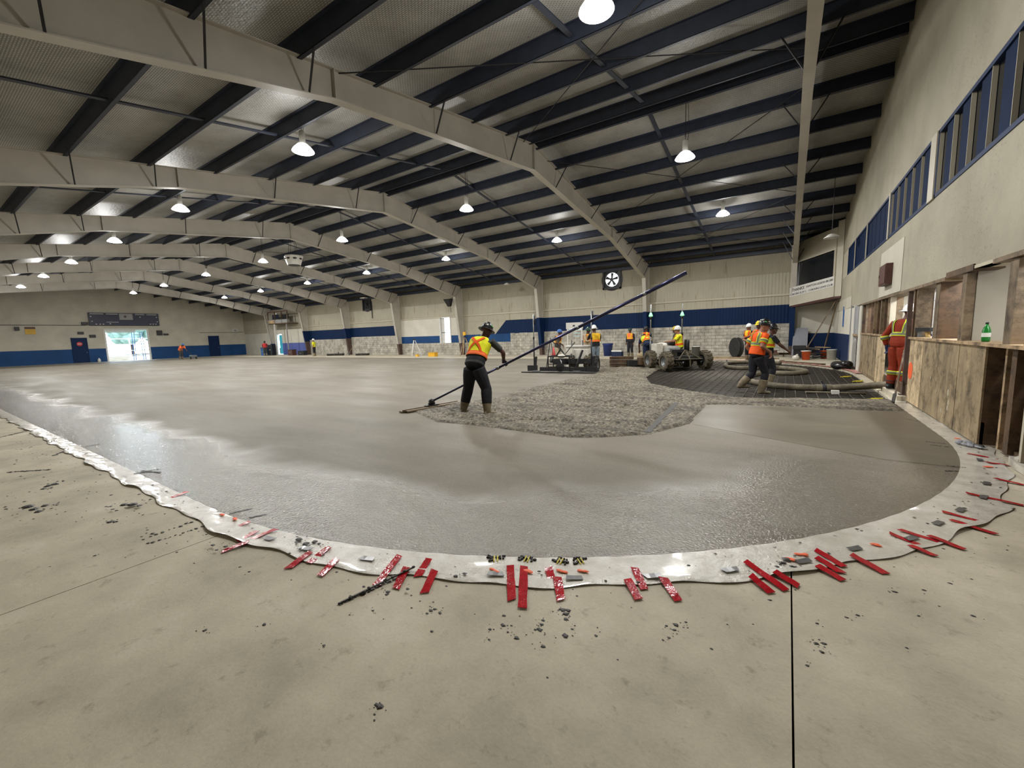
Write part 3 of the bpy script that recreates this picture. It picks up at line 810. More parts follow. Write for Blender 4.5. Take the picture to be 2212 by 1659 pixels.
MB().box(XF + 0.064, XF + 0.07, 11.16, 11.44, 1.92, 1.99).build('sign_bar', 'off_white', d1)
flush_door(2, 22.86, 24.05, XF + 0.002, 'navy steel door in the end wall near the far corner')

# ---- wall behind and left of the camera
struct(MB().box(XF - 0.2, 4.4, YL - 0.3, YL - 0.02, 0, 5.9).build('wall_left', 'cream_wall'), 'plain side wall behind the viewer')

# ---- windowed end wall on the right
WB, WT, HD, SILL = 3.56, 4.63, 2.17, 1.25
wn = struct(MB().box(XE, XE + 0.12, YL - 0.3, D + 0.1, HD, WB).build('wall_near', 'stained_board'), 'stained beige end wall above the opened stud framing')
prof = [(YL - 0.3, WT)] + [(y, zr(y) + DECK) for y in (YL - 0.3, YR, D + 0.3)] + [(D + 0.3, WT)]
MB().prism([(XE, y, z) for y, z in prof], (0.12, 0, 0)).build('upper_wall', 'stained_board', wn)
MB().box(XE - 0.012, XE, 11.95, 14.5, HD + 0.02, 3.30).build('patch_panel', 'cream_wall', wn)
MB().box(XE - 0.014, XE, 20.3, D, HD, 2.6).build('patch_panel', 'cream_wall', wn)
units = [(22.25, 20.05), (19.95, 17.35), (17.25, 13.88), (13.75, 10.30), (9.96, 6.35), (6.0, 2.4), (2.1, -1.0)]
edges = [D + 0.1] + [e for u in units for e in u] + [YL - 0.3]
for i in range(0, len(edges), 2):
    MB().box(XE - (0.03 if 0 < i < len(edges) - 2 else 0), XE + 0.12, edges[i + 1], edges[i], WB, WT).build('window_post', 'cream_paint', wn)
ORD = ['smallest far unit by the booth', 'second unit from the booth', 'third unit from the booth', 'fourth unit from the booth', 'fifth unit, with the bright reflection', 'sixth unit', 'nearest unit']
for i, (ya, yb) in enumerate(units):
    fr = MB()
    t = 0.06
    fr.box(XE - 0.012, XE + 0.08, yb, ya, WB, WB + t); fr.box(XE - 0.012, XE + 0.08, yb, ya, WT - t, WT)
    fr.box(XE - 0.012, XE + 0.08, yb, yb + t, WB, WT); fr.box(XE - 0.012, XE + 0.08, ya - t, ya, WB, WT)
    w = struct(fr.build('window_%d' % (i + 1), 'navy_paint'), 'navy framed high window, ' + ORD[i])
    MB().box(XE + 0.05, XE + 0.06, yb + t, ya - t, WB + t, WT - t).build('pane', 'glass_dark', w)
    n = 5
    wd = (ya - yb - 2 * t) / n
    for j in range(n):
        y0_ = yb + t + j * wd
        fracs = 0.55 if i >= 4 else (0.78 if i == 3 else 0.93)
        MB().box(XE + 0.012, XE + 0.03, y0_, y0_ + wd * fracs, WB + t, WT - t).build('blind', 'blind_navy', w)
        if i >= 3:
            MB().box(XE - 0.005, XE + 0.045, y0_ + wd * 0.985, y0_ + wd, WB + t, WT - t).build('mullion', 'cream_paint', w)
# header, sill, studs and sheathing of the opened wall
TH = 0.26
hd = struct(MB().box(XE - 0.03, XE + TH, 8.85, 17.3, HD - 0.05, HD).build('trim_1', 'stud_wood'), 'rough timber header over the opened studs')
MB().box(XE - 0.03, XE + TH, 4.6, 7.1, HD - 0.02, HD + 0.03).build('header_board', 'stud_wood', hd)
MB().box(XE - 0.02, XE + TH, 7.75, 8.85, HD - 0.02, HD + 0.06).build('header_board', 'dark_wood', hd)
MB().box(XE - 0.01, XE + TH, 7.1, 7.75, HD, HD + 0.04).build('header_board', 'cream_paint', hd)
sl = struct(MB().box(XE - 0.03, XE + TH, 4.0, 10.85, SILL - 0.04, SILL).build('trim_2', 'raw_plank'), 'plank sill on top of the plywood half wall')
MB().box(XE - 0.03, XE + TH, 13.15, 17.25, SILL - 0.04, SILL).build('sill_board', 'raw_plank', sl)
st = struct(MB().box(XE, XE + 0.04, 13.15, 17.25, 0.0, 0.09).build('trim_3', 'stud_wood'), 'bottom plate and studs of the opened wall')
for y, w, d, mn in ((17.2, .05, TH, 'dark_wood'), (16.55, .05, TH, 'stud_wood'), (16.1, .05, .12, 'dark_wood'), (15.55, .05, TH, 'dark_wood'), (15.1, .06, TH, 'stud_wood'), (14.55, .05, .1, 'dark_wood'), (14.1, .1, TH, 'stud_wood'), (13.6, .05, TH, 'dark_wood'), (13.2, .07, TH, 'stud_wood'), (12.95, .05, .1, 'cream_paint'),
                    (10.75, .06, TH, 'dark_wood'), (10.55, .05, .2, 'stud_wood'), (9.29, .2, .18, 'stud_wood'), (9.16, .03, .24, 'dark_wood'), (8.10, .16, .09, 'stud_wood'), (6.62, .2, .22, 'stud_wood'), (6.2, .05, .1, 'stud_wood'), (5.6, .05, TH, 'stud_wood')):
    MB().box(XE, XE + d, y - w / 2, y + w / 2, SILL, HD - 0.03).build('stud', mn, st)
for y, w, d, mn in ((6.75, .05, .14, 'raw_plank'), (6.55, .12, .1, 'dark_wood'), (6.2, .05, .1, 'cream_paint'), (5.7, .05, TH, 'stud_wood'), (5.0, .05, TH, 'stud_wood')):
    MB().box(XE + 0.05, XE + 0.05 + d, y - w / 2, y + w / 2, 0.08, SILL - 0.04).build('stud', mn, st)
MB().box(XE + 0.1, XE + 0.14, 4.0, 6.95, 0.05, 0.12).build('bottom_plate', 'dark_wood', st)
sh = struct(MB().box(XE + 0.02, XE + 0.05, 7.15, 17.2, 0.02, 0.3).build('baseboard_near', 'dark_wood'), 'plywood sheathing of the half wall')
for ya, yb, mn, dx in ((17.22, 15.85, 'plywood', 0), (15.84, 14.35, 'plywood', .004), (14.34, 13.25, 'osb', 0), (10.78, 9.86, 'osb', 0), (9.85, 8.80, 'plywood', .004), (8.79, 8.05, 'plywood', 0.0), (8.04, 7.15, 'plywood', .003)):
    MB().box(XE - 0.002 + dx, XE + 0.022 + dx, yb, ya, 0.03, SILL - 0.042).build('plywood_sheet', mn, sh)
MB().box(XE + 0.022, XE + TH, 7.15, 7.19, 0.03, SILL - 0.04).build('plywood_sheet', 'dark_wood', sh)
MB().box(XE + 0.28, XE + 0.3, 4.0, 7.15, 0.0, SILL - 0.04).build('plywood_sheet', 'dark_wood', sh)
MB().box(XE + 0.022, XE + TH, 10.72, 10.78, 0.03, SILL - 0.04).build('plywood_sheet', 'dark_wood', sh)
for y_, z_, r_ in ((8.35, .5, .05), (8.3, .36, .04), (8.32, .28, .04), (8.9, .45, .03), (9.25, .62, .03), (8.6, .2, .03)):
    MB().ell((XE - 0.002, y_, z_), (0.004, r_ * .5, r_)).build('plaster_drip', 'cream_wall', sh)
MB().lathe([(0, 0), (0.16, 0), (0.16, 0.004), (0, 0.004)], 16, (XE - 0.003, 10.6, 0.62), (-1, 0, 0)).build('paint_blob', 'orange_paint', sh)
# solid end pieces
MB().box(XE, XE + 0.12, YL - 0.3, 4.0, 0, HD).build('wall_section', 'stained_board', wn)
MB().box(XE, XE + 0.12, 19.75, D + 0.1, 1.15, HD).build('wall_section', 'white_wall', wn)
MB().box(XE, XE + 0.12, 19.75, D + 0.1, 0, 1.15).build('wall_section', 'navy_paint', wn)
# corridor behind the studs
bk = struct(MB().box(3.0, 3.15, YL - 0.3, D + 0.1, 0, 8.6).build('wall_back', 'white_mortar'), 'white painted block wall of the corridor behind the studs')
for r_ in range(6):
    for j in range(36):
        y0_ = 4.2 + j * 0.41 + (0.2 if r_ % 2 else 0)
        if 'wb' not in cache:
            me = MB().box(0, 0.04, -0.199, 0.199, -0.095, 0.095).mesh('block'); me.materials.append(MATS['white_block']); cache['wb'] = me
        place('block', cache['wb'], None, bk, False, (2.975, y0_, 1.15 + r_ * 0.2))
struct(MB().box(XE + 0.12, 4.4, YL - 0.3, D + 0.1, 2.45, 2.6).build('ceiling_corridor', 'white_wall'), 'corridor ceiling')
pt = struct(MB().box(XE + 0.095, XE + 0.60, 8.0, 8.06, 0, 2.45).build('wall_partition', 'drywall_grey'), 'beige cross partition in the corridor')
MB().box(XE + 0.70, XE + 0.82, 7.95, 8.15, 0, 2.45).build('partition_edge', 'drywall_grey', pt)
MB().box(XE + 0.25, XE + 0.5, 6.52, 6.58, 0, 2.45).build('partition_leaf', 'drywall_grey', pt)
MB().box(XE + 0.3, XE + 0.7, 13.5, 13.56, 0, 2.45).build('partition_leaf', 'cream_wall', pt)
# white door set between the sheathing and the booth
dw = struct(MB().box(XE - 0.03, XE + 0.02, 18.9, 19.7, 0.02, 2.12).build('door_3', 'white_wall'), 'white door set beside the plywood half wall')
MB().box(XE - 0.05, XE + 0.06, 19.7, 19.82, 0, 2.2).build('door_frame', 'grey_board', dw)
MB().box(XE - 0.05, XE + 0.06, 18.75, 18.9, 0, 2.2).build('door_frame', 'off_white', dw)
MB().box(XE - 0.02, XE + 0.05, 17.9, 18.75, 1.2, 2.12).build('sidelight', 'off_white', dw)
MB().box(XE - 0.06, XE + 0.05, 17.85, 18.8, 1.14, 1.2).build('sidelight_sill', 'raw_plank', dw)
for y_ in (17.92, 18.2, 18.48, 18.72):
    MB().box(XE - 0.035, XE - 0.02, y_ - 0.02, y_ + 0.02, 1.2, 2.12).build('glazing_bar', 'grey_board', dw)
MB().box(XE - 0.02, XE + 0.05, 17.3, 17.85, 0.0, 2.12).build('side_panel', 'white_wall', dw)
MB().box(XE + 0.1, XE + 0.14, 17.85, 18.75, 0.0, 1.14).build('side_panel', 'dark_wood', dw)
for y_ in (22.6,):
    MB().box(XE - 0.03, XE, y_ - 0.1, y_ + 0.1, 1.45, 2.3).build('blue_strip', 'blue_metal', wn)

# ================================================================== LAMPS
def make_lamp():
    t = thing('high_bay_lamp', 'lamp', 'lamp')
    MB().lathe([(0.085, 0.16), (0.13, 0.14), (0.22, 0.05), (0.262, -0.01), (0.27, -0.03), (0.255, -0.03), (0.21, 0.045), (0.12, 0.125), (0.08, 0.14)], 24).build('shade', 'shade_glow', t, True)
    MB().lathe([(0.001, -0.075), (0.10, -0.07), (0.19, -0.05), (0.245, -0.02), (0.2, 0.02), (0.001, 0.03)], 24).build('lens', 'lamp_glow', t, True)
    bd = MB().lathe([(0.07, 0.14), (0.075, 0.17), (0.075, 0.44), (0.06, 0.47), (0.02, 0.49)], 16).build('ballast_housing', 'lamp_white', t, True)
    MB().tube([(0, 0, 0.47), (0, 0, 0.53), (0.02, 0, 0.56), (0, 0, 0.585), (-0.02, 0, 0.56)], 0.008, 6).build('hook', 'dark_steel', bd)
    return t
lamp0 = make_lamp()
ROWS = ['row along the block wall', 'row under the ridge', 'row nearest the viewer']
CNT = ['nearest', 'second', 'third', 'fourth', 'fifth', 'sixth', 'farthest']
lamps = [lamp0] + [copy_tree(lamp0) for _ in LAMPS[1:]]
for i, ((lx, ly), t) in enumerate(zip(LAMPS, lamps)):
    t.location = (lx, ly, 6.4)
    tag(t, 'lit white high bay lamp, %s in the %s' % (CNT[i % 7], ROWS[i // 7]), 'lamp', 'lit high bay lamps')
    top = zr(ly) + 0.29 - 6.4
    MB().tube([(0, 0, 0.57), (0, 0, top)], 0.009, 6).build('hanging_cable', 'dark_steel', t)
    MB().tube([(0.07, 0, 0.45), (0.09, 0.02, 0.7), (0.05, 0.01, top)], 0.006, 5).build('power_cord', 'dark_steel', t)
    l = bpy.data.lights.new('lamp_beam', 'AREA'); l.shape = 'DISK'; l.size = 0.42; l.energy = LAMP_W; l.color = LAMP_COL
    o = bpy.data.objects.new('lamp_beam', l); COL.objects.link(o); o.parent = t; o.location = (0, 0, -0.09)
    l = bpy.data.lights.new('lamp_spill', 'POINT'); l.shadow_soft_size = 0.2; l.energy = LAMP_SPILL; l.color = LAMP_COL
    o = bpy.data.objects.new('lamp_spill', l); COL.objects.link(o); o.parent = t; o.location = (0, 0, -0.32)
# two dead lamps
for (x, y, z, lb) in ((-17.2, 25.6, 5.2, 'unlit white shade lamp hanging under the eave of the block wall'), (1.2, 19.6, 4.72, 'unlit pale lamp above the viewing booth')):
    t = thing('dead_lamp', lb, 'lamp', (x, y, z), 0, 'unlit lamps')
    MB().lathe([(0.06, 0.12), (0.12, 0.1), (0.24, 0.0), (0.25, -0.02), (0.23, -0.02), (0.11, 0.08), (0.05, 0.1)], 20).build('shade', 'lamp_white', t, True)
    MB().lathe([(0.001, -0.015), (0.225, -0.01), (0.2, 0.01), (0.001, 0.02)], 20).build('lens', 'off_white', t, True)
    MB().tube([(0, 0, 0.1), (0, 0, zr(y) + 0.30 - z)], 0.01, 6).build('hanging_cable', 'dark_steel', t)
# corridor strip lights (they light the white corridor wall)
for i, y in enumerate((8.9, 12.0, 6.2, 15.5)):
    t = thing('corridor_light', 'fluorescent strip light in the corridor, ' + ('behind the double stud', 'behind the doorway', 'nearest the viewer', 'behind the far studs')[i], 'lamp', (2.6, y, 2.4), 0, 'corridor strip lights')
    MB().box(-0.08, 0.08, -0.5, 0.5, 0.0, 0.05).build('housing', 'off_white', t)
    MB().tube([(0, -0.47, -0.02), (0, 0.47, -0.02)], 0.018, 8).build('tube_lamp', 'lamp_glow', t)
    l = bpy.data.lights.new('strip_beam', 'AREA'); l.shape = 'RECTANGLE'; l.size = 0.14; l.size_y = 0.9; l.energy = 50; l.color = (0.95, 0.97, 1.0)
    o = bpy.data.objects.new('strip_beam', l); COL.objects.link(o); o.parent = t; o.location = (0, 0, -0.06)

# ================================================================== SHEETING ALONG THE SLAB EDGE
def edge_pt(s):
    # s in metres from x=-20 along the near edge, round the corner and up the right side
    L1 = (SX1 - SR) + 20.0
    L2 = SR * PI / 2
    if s < L1:
        return V((-20 + s, SY0, 0)), V((0, -1, 0))
    if s < L1 + L2:
        a = -PI / 2 + (s - L1) / SR
        n = V((math.cos(a), math.sin(a), 0))
        return V((SX1 - SR, SY0 + SR, 0)) + n * SR, n
    return V((SX1, SY0 + SR + (s - L1 - L2), 0)), V((1, 0, 0))
LTOT = (SX1 - SR) + 20 + SR * PI / 2 + 3.6
def sheet_w(s):
    u = s - ((SX1 - SR) + 20)
    if u < 0: w = 0.16
    elif u < 2: w = 0.16 + 0.05 * u
    elif u < 7: w = 0.26 + 0.02 * (u - 2)
    elif u < 9.6: w = 0.30
    else: w = max(0.17, 0.30 - 0.13 * (u - 9.6))
    return w + 0.018 * math.sin(s * 5.1) + 0.014 * math.sin(s * 11.7 + 1)
sheeting = MB()
ns = 620
rows = [-0.03, 0.02, 0.25, 0.5, 0.75, 0.92, 1.0]
pts = []
for i in range(ns + 1):
    s = LTOT * i / ns
    p, n = edge_pt(s)
    w = sheet_w(s)
    fold = max(0, math.sin(s * 2.3 + math.sin(s * 0.9) * 2)) ** 6
    for r_ in rows:
        z = 0.007 + 0.004 * (0.5 + 0.5 * math.sin(s * 23 + r_ * 9)) + 0.006 * (0.5 + 0.5 * math.sin(s * 9 - r_ * 14)) * (0.2 < r_ < 1)
        if r_ > 0.7: z += 0.014 * fold * (r_ - 0.7) / 0.3
        q = p + n * (r_ * w if r_ > 0 else r_)
        pts.append((q.x, q.y, z))
m_ = len(rows)
fs = [(i * m_ + j, (i + 1) * m_ + j, (i + 1) * m_ + j + 1, i * m_ + j + 1) for i in range(ns) for j in range(m_ - 1)]
sheeting.add(pts, fs)
so = sheeting.build('plastic_sheeting', 'plastic_sheet', None, True)
tag(so, 'wrinkled clear plastic sheeting taped along the slab edge', 'plastic sheeting')
pk = MB()
ns2 = 90
pp = []
for i in range(ns2 + 1):
    a_ = PI * 0.5 * i / ns2
    n = V((math.cos(a_), math.sin(a_), 0)); p = V((SX1 - SR, SY1 - SR, 0)) + n * SR
    w = 0.22 + 0.05 * math.sin(i * 0.8)
    for r_ in (0, 0.35, 0.7, 1):
        q = p + n * w * r_
        pp.append((min(q.x, 1.93), q.y, 0.012 + 0.02 * abs(math.sin(i * 0.9 + r_ * 5))))
pk.add(pp, [(i * 4 + j, (i + 1) * 4 + j, (i + 1) * 4 + j + 1, i * 4 + j + 1) for i in range(ns2) for j in range(3)])
tag(pk.build('pink_sheeting', 'pink_sheet', None, True), 'crumpled pinkish sheeting along the far corner of the mesh', 'plastic sheeting')
def ribbon(a, b_, w, z, th, name, mn, parent, wob=0.0, n=5, z2=None):
    a = V((a[0], a[1], z)); b_ = V((b_[0], b_[1], z if z2 is None else z2))
    d = (b_ - a)
    u = V((-d.y, d.x, 0)).normalized() * w / 2
    top = []; ph = random.uniform(0, 6)
    for i in range(n + 1):
        c = a + d * (i / n) + V((0, 0, wob * (0.5 + 0.5 * math.sin(ph + i * 1.7))))
        sk = u * (1 + random.uniform(-0.08, 0.08))
        off = d.normalized() * (random.uniform(-0.25, 0.25) * w if i in (0, n) else 0)
        top.append([c - sk + off, c + sk - off, c + sk - off + V((0, 0, th)), c - sk + off + V((0, 0, th))])
    return MB().loft(top).build(name, mn, parent)
for (xa, ya, xb, yb) in TAPES:
    ribbon((xa, ya), (xb, yb), 0.05 if xa < 0.6 else 0.042, 0.020, 0.0025, 'red_tape', 'red_tape', so, 0.003, 5, 0.006)
for (x, y) in GREYS:
    a_ = math.atan2(y - 7.55, x + 4.31)
    t_ = V((-math.sin(a_), math.cos(a_), 0)) * 0.05
    ribbon((x - t_.x, y - t_.y), (x + t_.x, y + t_.y), 0.045, 0.019, 0.002, 'grey_patch', 'grey_tape', so, 0.003, 3)
for (x, y) in ORANGES:
    b_ = MB()
    for j in range(3):
        b_.ell((x + random.uniform(-0.025, 0.025), y + random.uniform(-0.012, 0.012), 0.020), (random.uniform(0.018, 0.035), random.uniform(0.009, 0.015), 0.004), n=9, m=4)
    b_.build('paint_mark', 'orange_paint', so)
# concrete splashes on the walkway and sheeting
b_ = MB()
def blob(x, y, r, z=0.001):
    n = 9
    ph = random.uniform(0, 6)
    ring0 = []; ring1 = []
    for j in range(n):
        a_ = 2 * PI * j / n
        rr = r * random.uniform(0.6, 1.15)
        ring0.append((x + rr * math.cos(a_), y + rr * math.sin(a_) * 0.8, z))
        ring1.append((x + rr * 0.5 * math.cos(a_), y + rr * 0.5 * math.sin(a_) * 0.8, z + r * 0.16))
    b_.loft([ring0, ring1])
for (x, y, r) in SPLATS:
    r *= 0.8
    on = (abs(math.hypot(x + 4.31, y - 7.55) - 6.25) < 0.25) or (x < -4.3 and y > 1.3)
    blob(x, y, r, 0.02 if on else 0.001)
    for j in range(4):
        a_ = random.uniform(0, 6.28); q = random.uniform(1.3, 3.5) * r
        blob(x + q * math.cos(a_), y + q * math.sin(a_), r * random.uniform(0.1, 0.4), 0.02 if on else 0.001)
def outside(x, y):
    if x > SX1 - SR:
        return math.hypot(x - (SX1 - SR), y - (SY0 + SR)) > SR + 0.05 if y < SY0 + SR else x > SX1
    return y < SY0 - 0.02
k = 0
while k < 300:
    s = random.uniform(9.5, 26.5)
    p, n = edge_pt(s)
    q = p + n * (abs(random.gauss(0, 1)) * 0.35 + 0.02)
    if q.y < 0.1 or q.x > 1.9: continue
    blob(q.x, q.y, random.choice([0.003, 0.005, 0.006, 0.008, 0.012]) * (1.6 if q.x < -4.5 else 1), 0.016 if (q - p).length < sheet_w(s) else 0.001)
    k += 1
for k in range(70):
    x = random.uniform(-12, -4.2); y = random.uniform(0.35, 1.4)
    blob(x, y, random.uniform(0.004, 0.013))
for (x0_, y0_, x1_, y1_) in SMEARS:
    n = 7
    for i in range(n * 2):
        t_ = i / (n * 2 - 1)
        r = random.uniform(0.008, 0.02) * (1.7 if x0_ < -4.3 else 1)
        inside = not outside(x0_ + (x1_ - x0_) * t_, y0_ + (y1_ - y0_) * t_)
        blob(x0_ + (x1_ - x0_) * t_ + random.uniform(-0.01, 0.01), y0_ + (y1_ - y0_) * t_ + random.uniform(-0.008, 0.008), r, 0.006 if inside else 0.003)
sp = b_.build('concrete_splashes', 'mud')
tag(sp, 'dark dried splashes of concrete scattered over the walkway', 'splashes', kind='stuff')
t = thing('lath_strip', 'thin mud caked lath lying across the sheeting towards the viewer', 'lath', (-2.02, 1.5, 0))
MB().bar((-0.065, -0.23, 0.006), (0.06, 0.24, 0.03), 0.010, 0.008).build('lath', 'mud', t)
for q in range(9):
    f_ = random.random()
    MB().ell((-0.065 + .125 * f_ + random.uniform(-.008, .008), -0.23 + .47 * f_, .008 + .024 * f_), (random.uniform(.007, .014), random.uniform(.008, .018), .008), n=7, m=4).build('mud_clod', 'mud', t)
for (x, y, lb) in ((-1.57, 2.10, 'first pair from the left'), (-1.39, 2.20, 'second pair from the left'), (-1.19, 2.29, 'third pair from the left'), (-1.07, 2.36, 'fourth pair from the left')):
    t = thing('bar_stub', 'muddy yellow capped bar stubs poking out at the slab edge, ' + lb, 'bar stub', (x, y, 0.004), random.uniform(0, 1), 'yellow capped bar stubs')
    for dx in (-0.014, 0.014):
        st_ = MB().tube([(dx * .8, -0.02, 0.012), (dx * .8, 0.03, 0.02)], 0.0045, 6).build('bar', 'cap_yellow', t)
    bb = MB()
    for j in range(16):
        bb.ell((random.uniform(-0.055, 0.055), random.uniform(-0.01, 0.06), 0.01), (random.uniform(0.006, 0.018), random.uniform(0.005, 0.012), 0.008), n=7, m=4)
    bb.build('mud_clod', 'mud', t)
for (x, y, lb) in ((1.5, 15.8, 'farther from the doorway'), (1.66, 14.6, 'in the middle'), (1.55, 11.15, 'nearest the pour')):
    t = thing('yellow_bar_caps', 'pair of yellow bar caps at the mesh edge, ' + lb, 'bar cap', (x, y, -0.068), 0.3, 'yellow bar caps')
    for dx in (-0.06, 0.06):
        MB().tube([(dx - 0.1, dx, 0.045), (dx + 0.1, dx, 0.05)], 0.016, 6).build('bar_cap', 'cap_yellow', t)

# ================================================================== WALL FITTINGS
sb = thing('scoreboard', 'long navy scoreboard over the loading door', 'scoreboard', (XF + 0.03, 15.15, 3.84))
MB().box(0.0, 0.16, -2.92, 2.92, 0, 1.36).build('cabinet', 'scoreboard', sb)
MB().box(0.16, 0.17, -0.5, 0.62, 0.64, 1.3).build('sponsor_plate', 'sign_grey', sb)
MB().lathe([(0, 0), (0.13, 0), (0.13, 0.01), (0, 0.01)], 6, (0.172, -0.02, 0.98), (1, 0, 0)).build('emblem', 'brown_cabinet', sb)
for ya, yb in ((-2.8, -1.75), (-1.55, -0.6), (0.85, 1.65), (1.85, 2.75)):
    MB().box(0.16, 0.168, ya, yb, 1.18, 1.29).build('name_strip', 'sign_grey', sb)
MB().box(0.16, 0.168, -1.6, -0.6, 0.33, 0.41).build('name_strip', 'sign_grey', sb)
for y_, z_ in ((-2.75, .95), (-2.7, .45), (2.72, .95), (2.75, .45), (-2.4, .15), (-2.1, .15), (-1.85, .15), (2.1, .18), (2.35, .18), (2.6, .18), (1.25, .95), (-1.3, .2)):
    MB().ell((0.165, y_, z_), (0.01, 0.06, 0.05), n=8, m=5).build('indicator', 'off_white', sb)
t = thing('yellow_sign', 'yellow notice board with dark top on the end wall', 'sign', (XF + 0.002, 8.08, 3.0))
MB().box(0, 0.04, -0.34, 0.34, 0, 0.7).build('board', 'sign_yellow', t)
MB().box(0.04, 0.045, -0.34, 0.34, 0.5, 0.7).build('heading', 'brown_cabinet', t)
for y_, z_, w_, h_, lb in ((18.0, 2.75, .5, .55, 'dark loudspeaker box right of the loading door'), (18.6, 2.75, .45, .18, 'small dark box beside the loudspeaker, right of the loading door'), (7.25, 3.35, .3, .35, 'small dark horn box left of the yellow notice'), (11.5, 2.95, .42, .25, 'dark oval speaker over the left navy door'), (12.35, 2.6, .45, .28, 'grey meter box between navy door and loading door'), (11.9, 3.9, .5, .3, 'dark junction box under the scoreboard end')):
    t = thing('wall_box', lb, 'wall box', (XF + 0.003, y_, z_), 0, 'boxes on the end wall')
    MB().box(0, 0.18, -w_ / 2, w_ / 2, 0, h_).build('case', 'dark_steel', t)
    MB().box(0.18, 0.19, -w_ * .35, w_ * .35, h_ * .2, h_ * .8).build('grille', 'black_paint', t)
t = thing('white_notice', 'small white box light on the end wall near the far corner', 'wall box', (XF + 0.003, 26.0, 3.05))
MB().box(0, 0.12, -0.3, 0.3, 0, 0.4).build('case', 'off_white', t)
MB().box(0.12, 0.13, -0.2, 0.2, 0.08, 0.3).build('face', 'sign_grey', t)
# exhaust fans in the long wall
def fan(x, z, label, lit):
    t = thing('exhaust_fan', label, 'fan', (x, D - 0.02, z))
    f = MB(); s_ = 0.62
    f.box(-s_, s_, -0.12, 0.0, -s_, -s_ + .1); f.box(-s_, s_, -0.12, 0, s_ - .1, s_); f.box(-s_, -s_ + .1, -0.12, 0, -s_, s_); f.box(s_ - .1, s_, -0.12, 0, -s_, s_)
    f.build('housing', 'black_paint', t)
    MB().lathe([(0.46, -0.02), (0.52, -0.02), (0.72, 0.0), (0.72, 0.01), (0.46, 0.01)], 28, (0, -0.03, 0), (0, 1, 0), caps=False).build('shroud', 'black_paint', t)
    MB().lathe([(0.0, 0), (0.45, 0), (0.45, 0.01), (0, 0.01)], 28, (0, 0.0, 0), (0, 1, 0)).build('louvre_glow' if lit else 'back_plate', 'fan_daylight' if lit else 'dark_steel', t)
    for j in range(5):
        a_ = 2 * PI * j / 5 + 0.3
        c, s2 = math.cos(a_), math.sin(a_)
        p = [V((c * r - s2 * w, -0.06 + tw, s2 * r + c * w)) for r, w, tw in ((0.08, -0.04, 0), (0.4, -0.12, -0.02), (0.43, 0.06, 0.02), (0.08, 0.04, 0.0))]
        MB().prism(p, (0, 0.008, 0)).build('blade', 'black_paint', t)
    MB().lathe([(0, 0), (0.1, 0), (0.1, 0.1), (0, 0.1)], 12, (0, -0.14, 0), (0, 1, 0)).build('motor', 'black_paint', t)
    for j in range(3):
        a_ = 2 * PI * j / 3 + 0.9
        MB().tube([(0, -0.1, 0), (0.6 * math.cos(a_), -0.1, 0.6 * math.sin(a_))], 0.014, 6).build('guard_arm', 'dark_steel', t)
    return t
emat('fan_daylight', (0.9, 0.97, 1.0), 1.6)
fan(-9.85, 4.97, 'black exhaust fan with daylight behind its blades', True)
t = fan(-35.1, 5.0, 'black unit heater fan beside the fifth column', False)
MB().box(-0.4, 0.3, -0.5, -0.12, 0.58, 0.66).build('hood', 'lamp_white', t)
MB().tube([(0.7, -0.05, 0.0), (0.7, -0.05, -1.4)], 0.04, 6).build('gas_pipe', 'dark_steel', t)
t = thing('horn_speaker', 'black loudspeaker hung on the fourth column', 'speaker', (-23.3, 26.0, 4.05))
MB().loft([[V((-0.32, -0.3, 0.55)), V((0.32, -0.3, 0.55)), V((0.32, 0.2, 0.6)), V((-0.32, 0.2, 0.6))], [V((-0.12, 0.0, -0.05)), V((0.12, 0.0, -0.05)), V((0.12, 0.2, 0.0)), V((-0.12, 0.2, 0.0))]]).build('cabinet', 'black_paint', t)
MB().tube([(0, 0.15, 0.0), (0.05, 0.2, -0.5)], 0.02, 6).build('cable', 'dark_steel', t)
MB().tube([(0.0, 0.1, 0.55), (0.25, 0.25, 0.7)], 0.02, 6).build('bracket', 'dark_steel', t)
# hanging speaker cluster
t = thing('speaker_cluster', 'octagonal pale speaker cluster hanging from the roof', 'speaker', (-24.2, 13.8, 5.95))
MB().lathe([(0.36, 0), (0.52, 0.46), (0.50, 0.52), (0.0, 0.56)], 8).build('cabinet', 'lamp_white', t)
MB().lathe([(0.0, -0.03), (0.30, -0.03), (0.34, 0.0), (0, 0.0)], 16).build('woofer_grille', 'black_paint', t)
for j in range(8):
    a_ = 2 * PI * (j + 0.5) / 8
    MB().ell((0.46 * math.cos(a_), 0.46 * math.sin(a_), 0.34), (0.04, 0.11, 0.05), (V((math.cos(a_), math.sin(a_), 0)), V((-math.sin(a_), math.cos(a_), 0)), V((0, 0, 1))), 8, 5).build('horn_mouth', 'black_paint', t)
for j in range(4):
    a_ = 2 * PI * j / 4
    MB().tube([(0.3 * math.cos(a_), 0.3 * math.sin(a_), 0.5), (0.1 * math.cos(a_), 0.1 * math.sin(a_), 2.05)], 0.01, 5).build('chain', 'dark_steel', t)
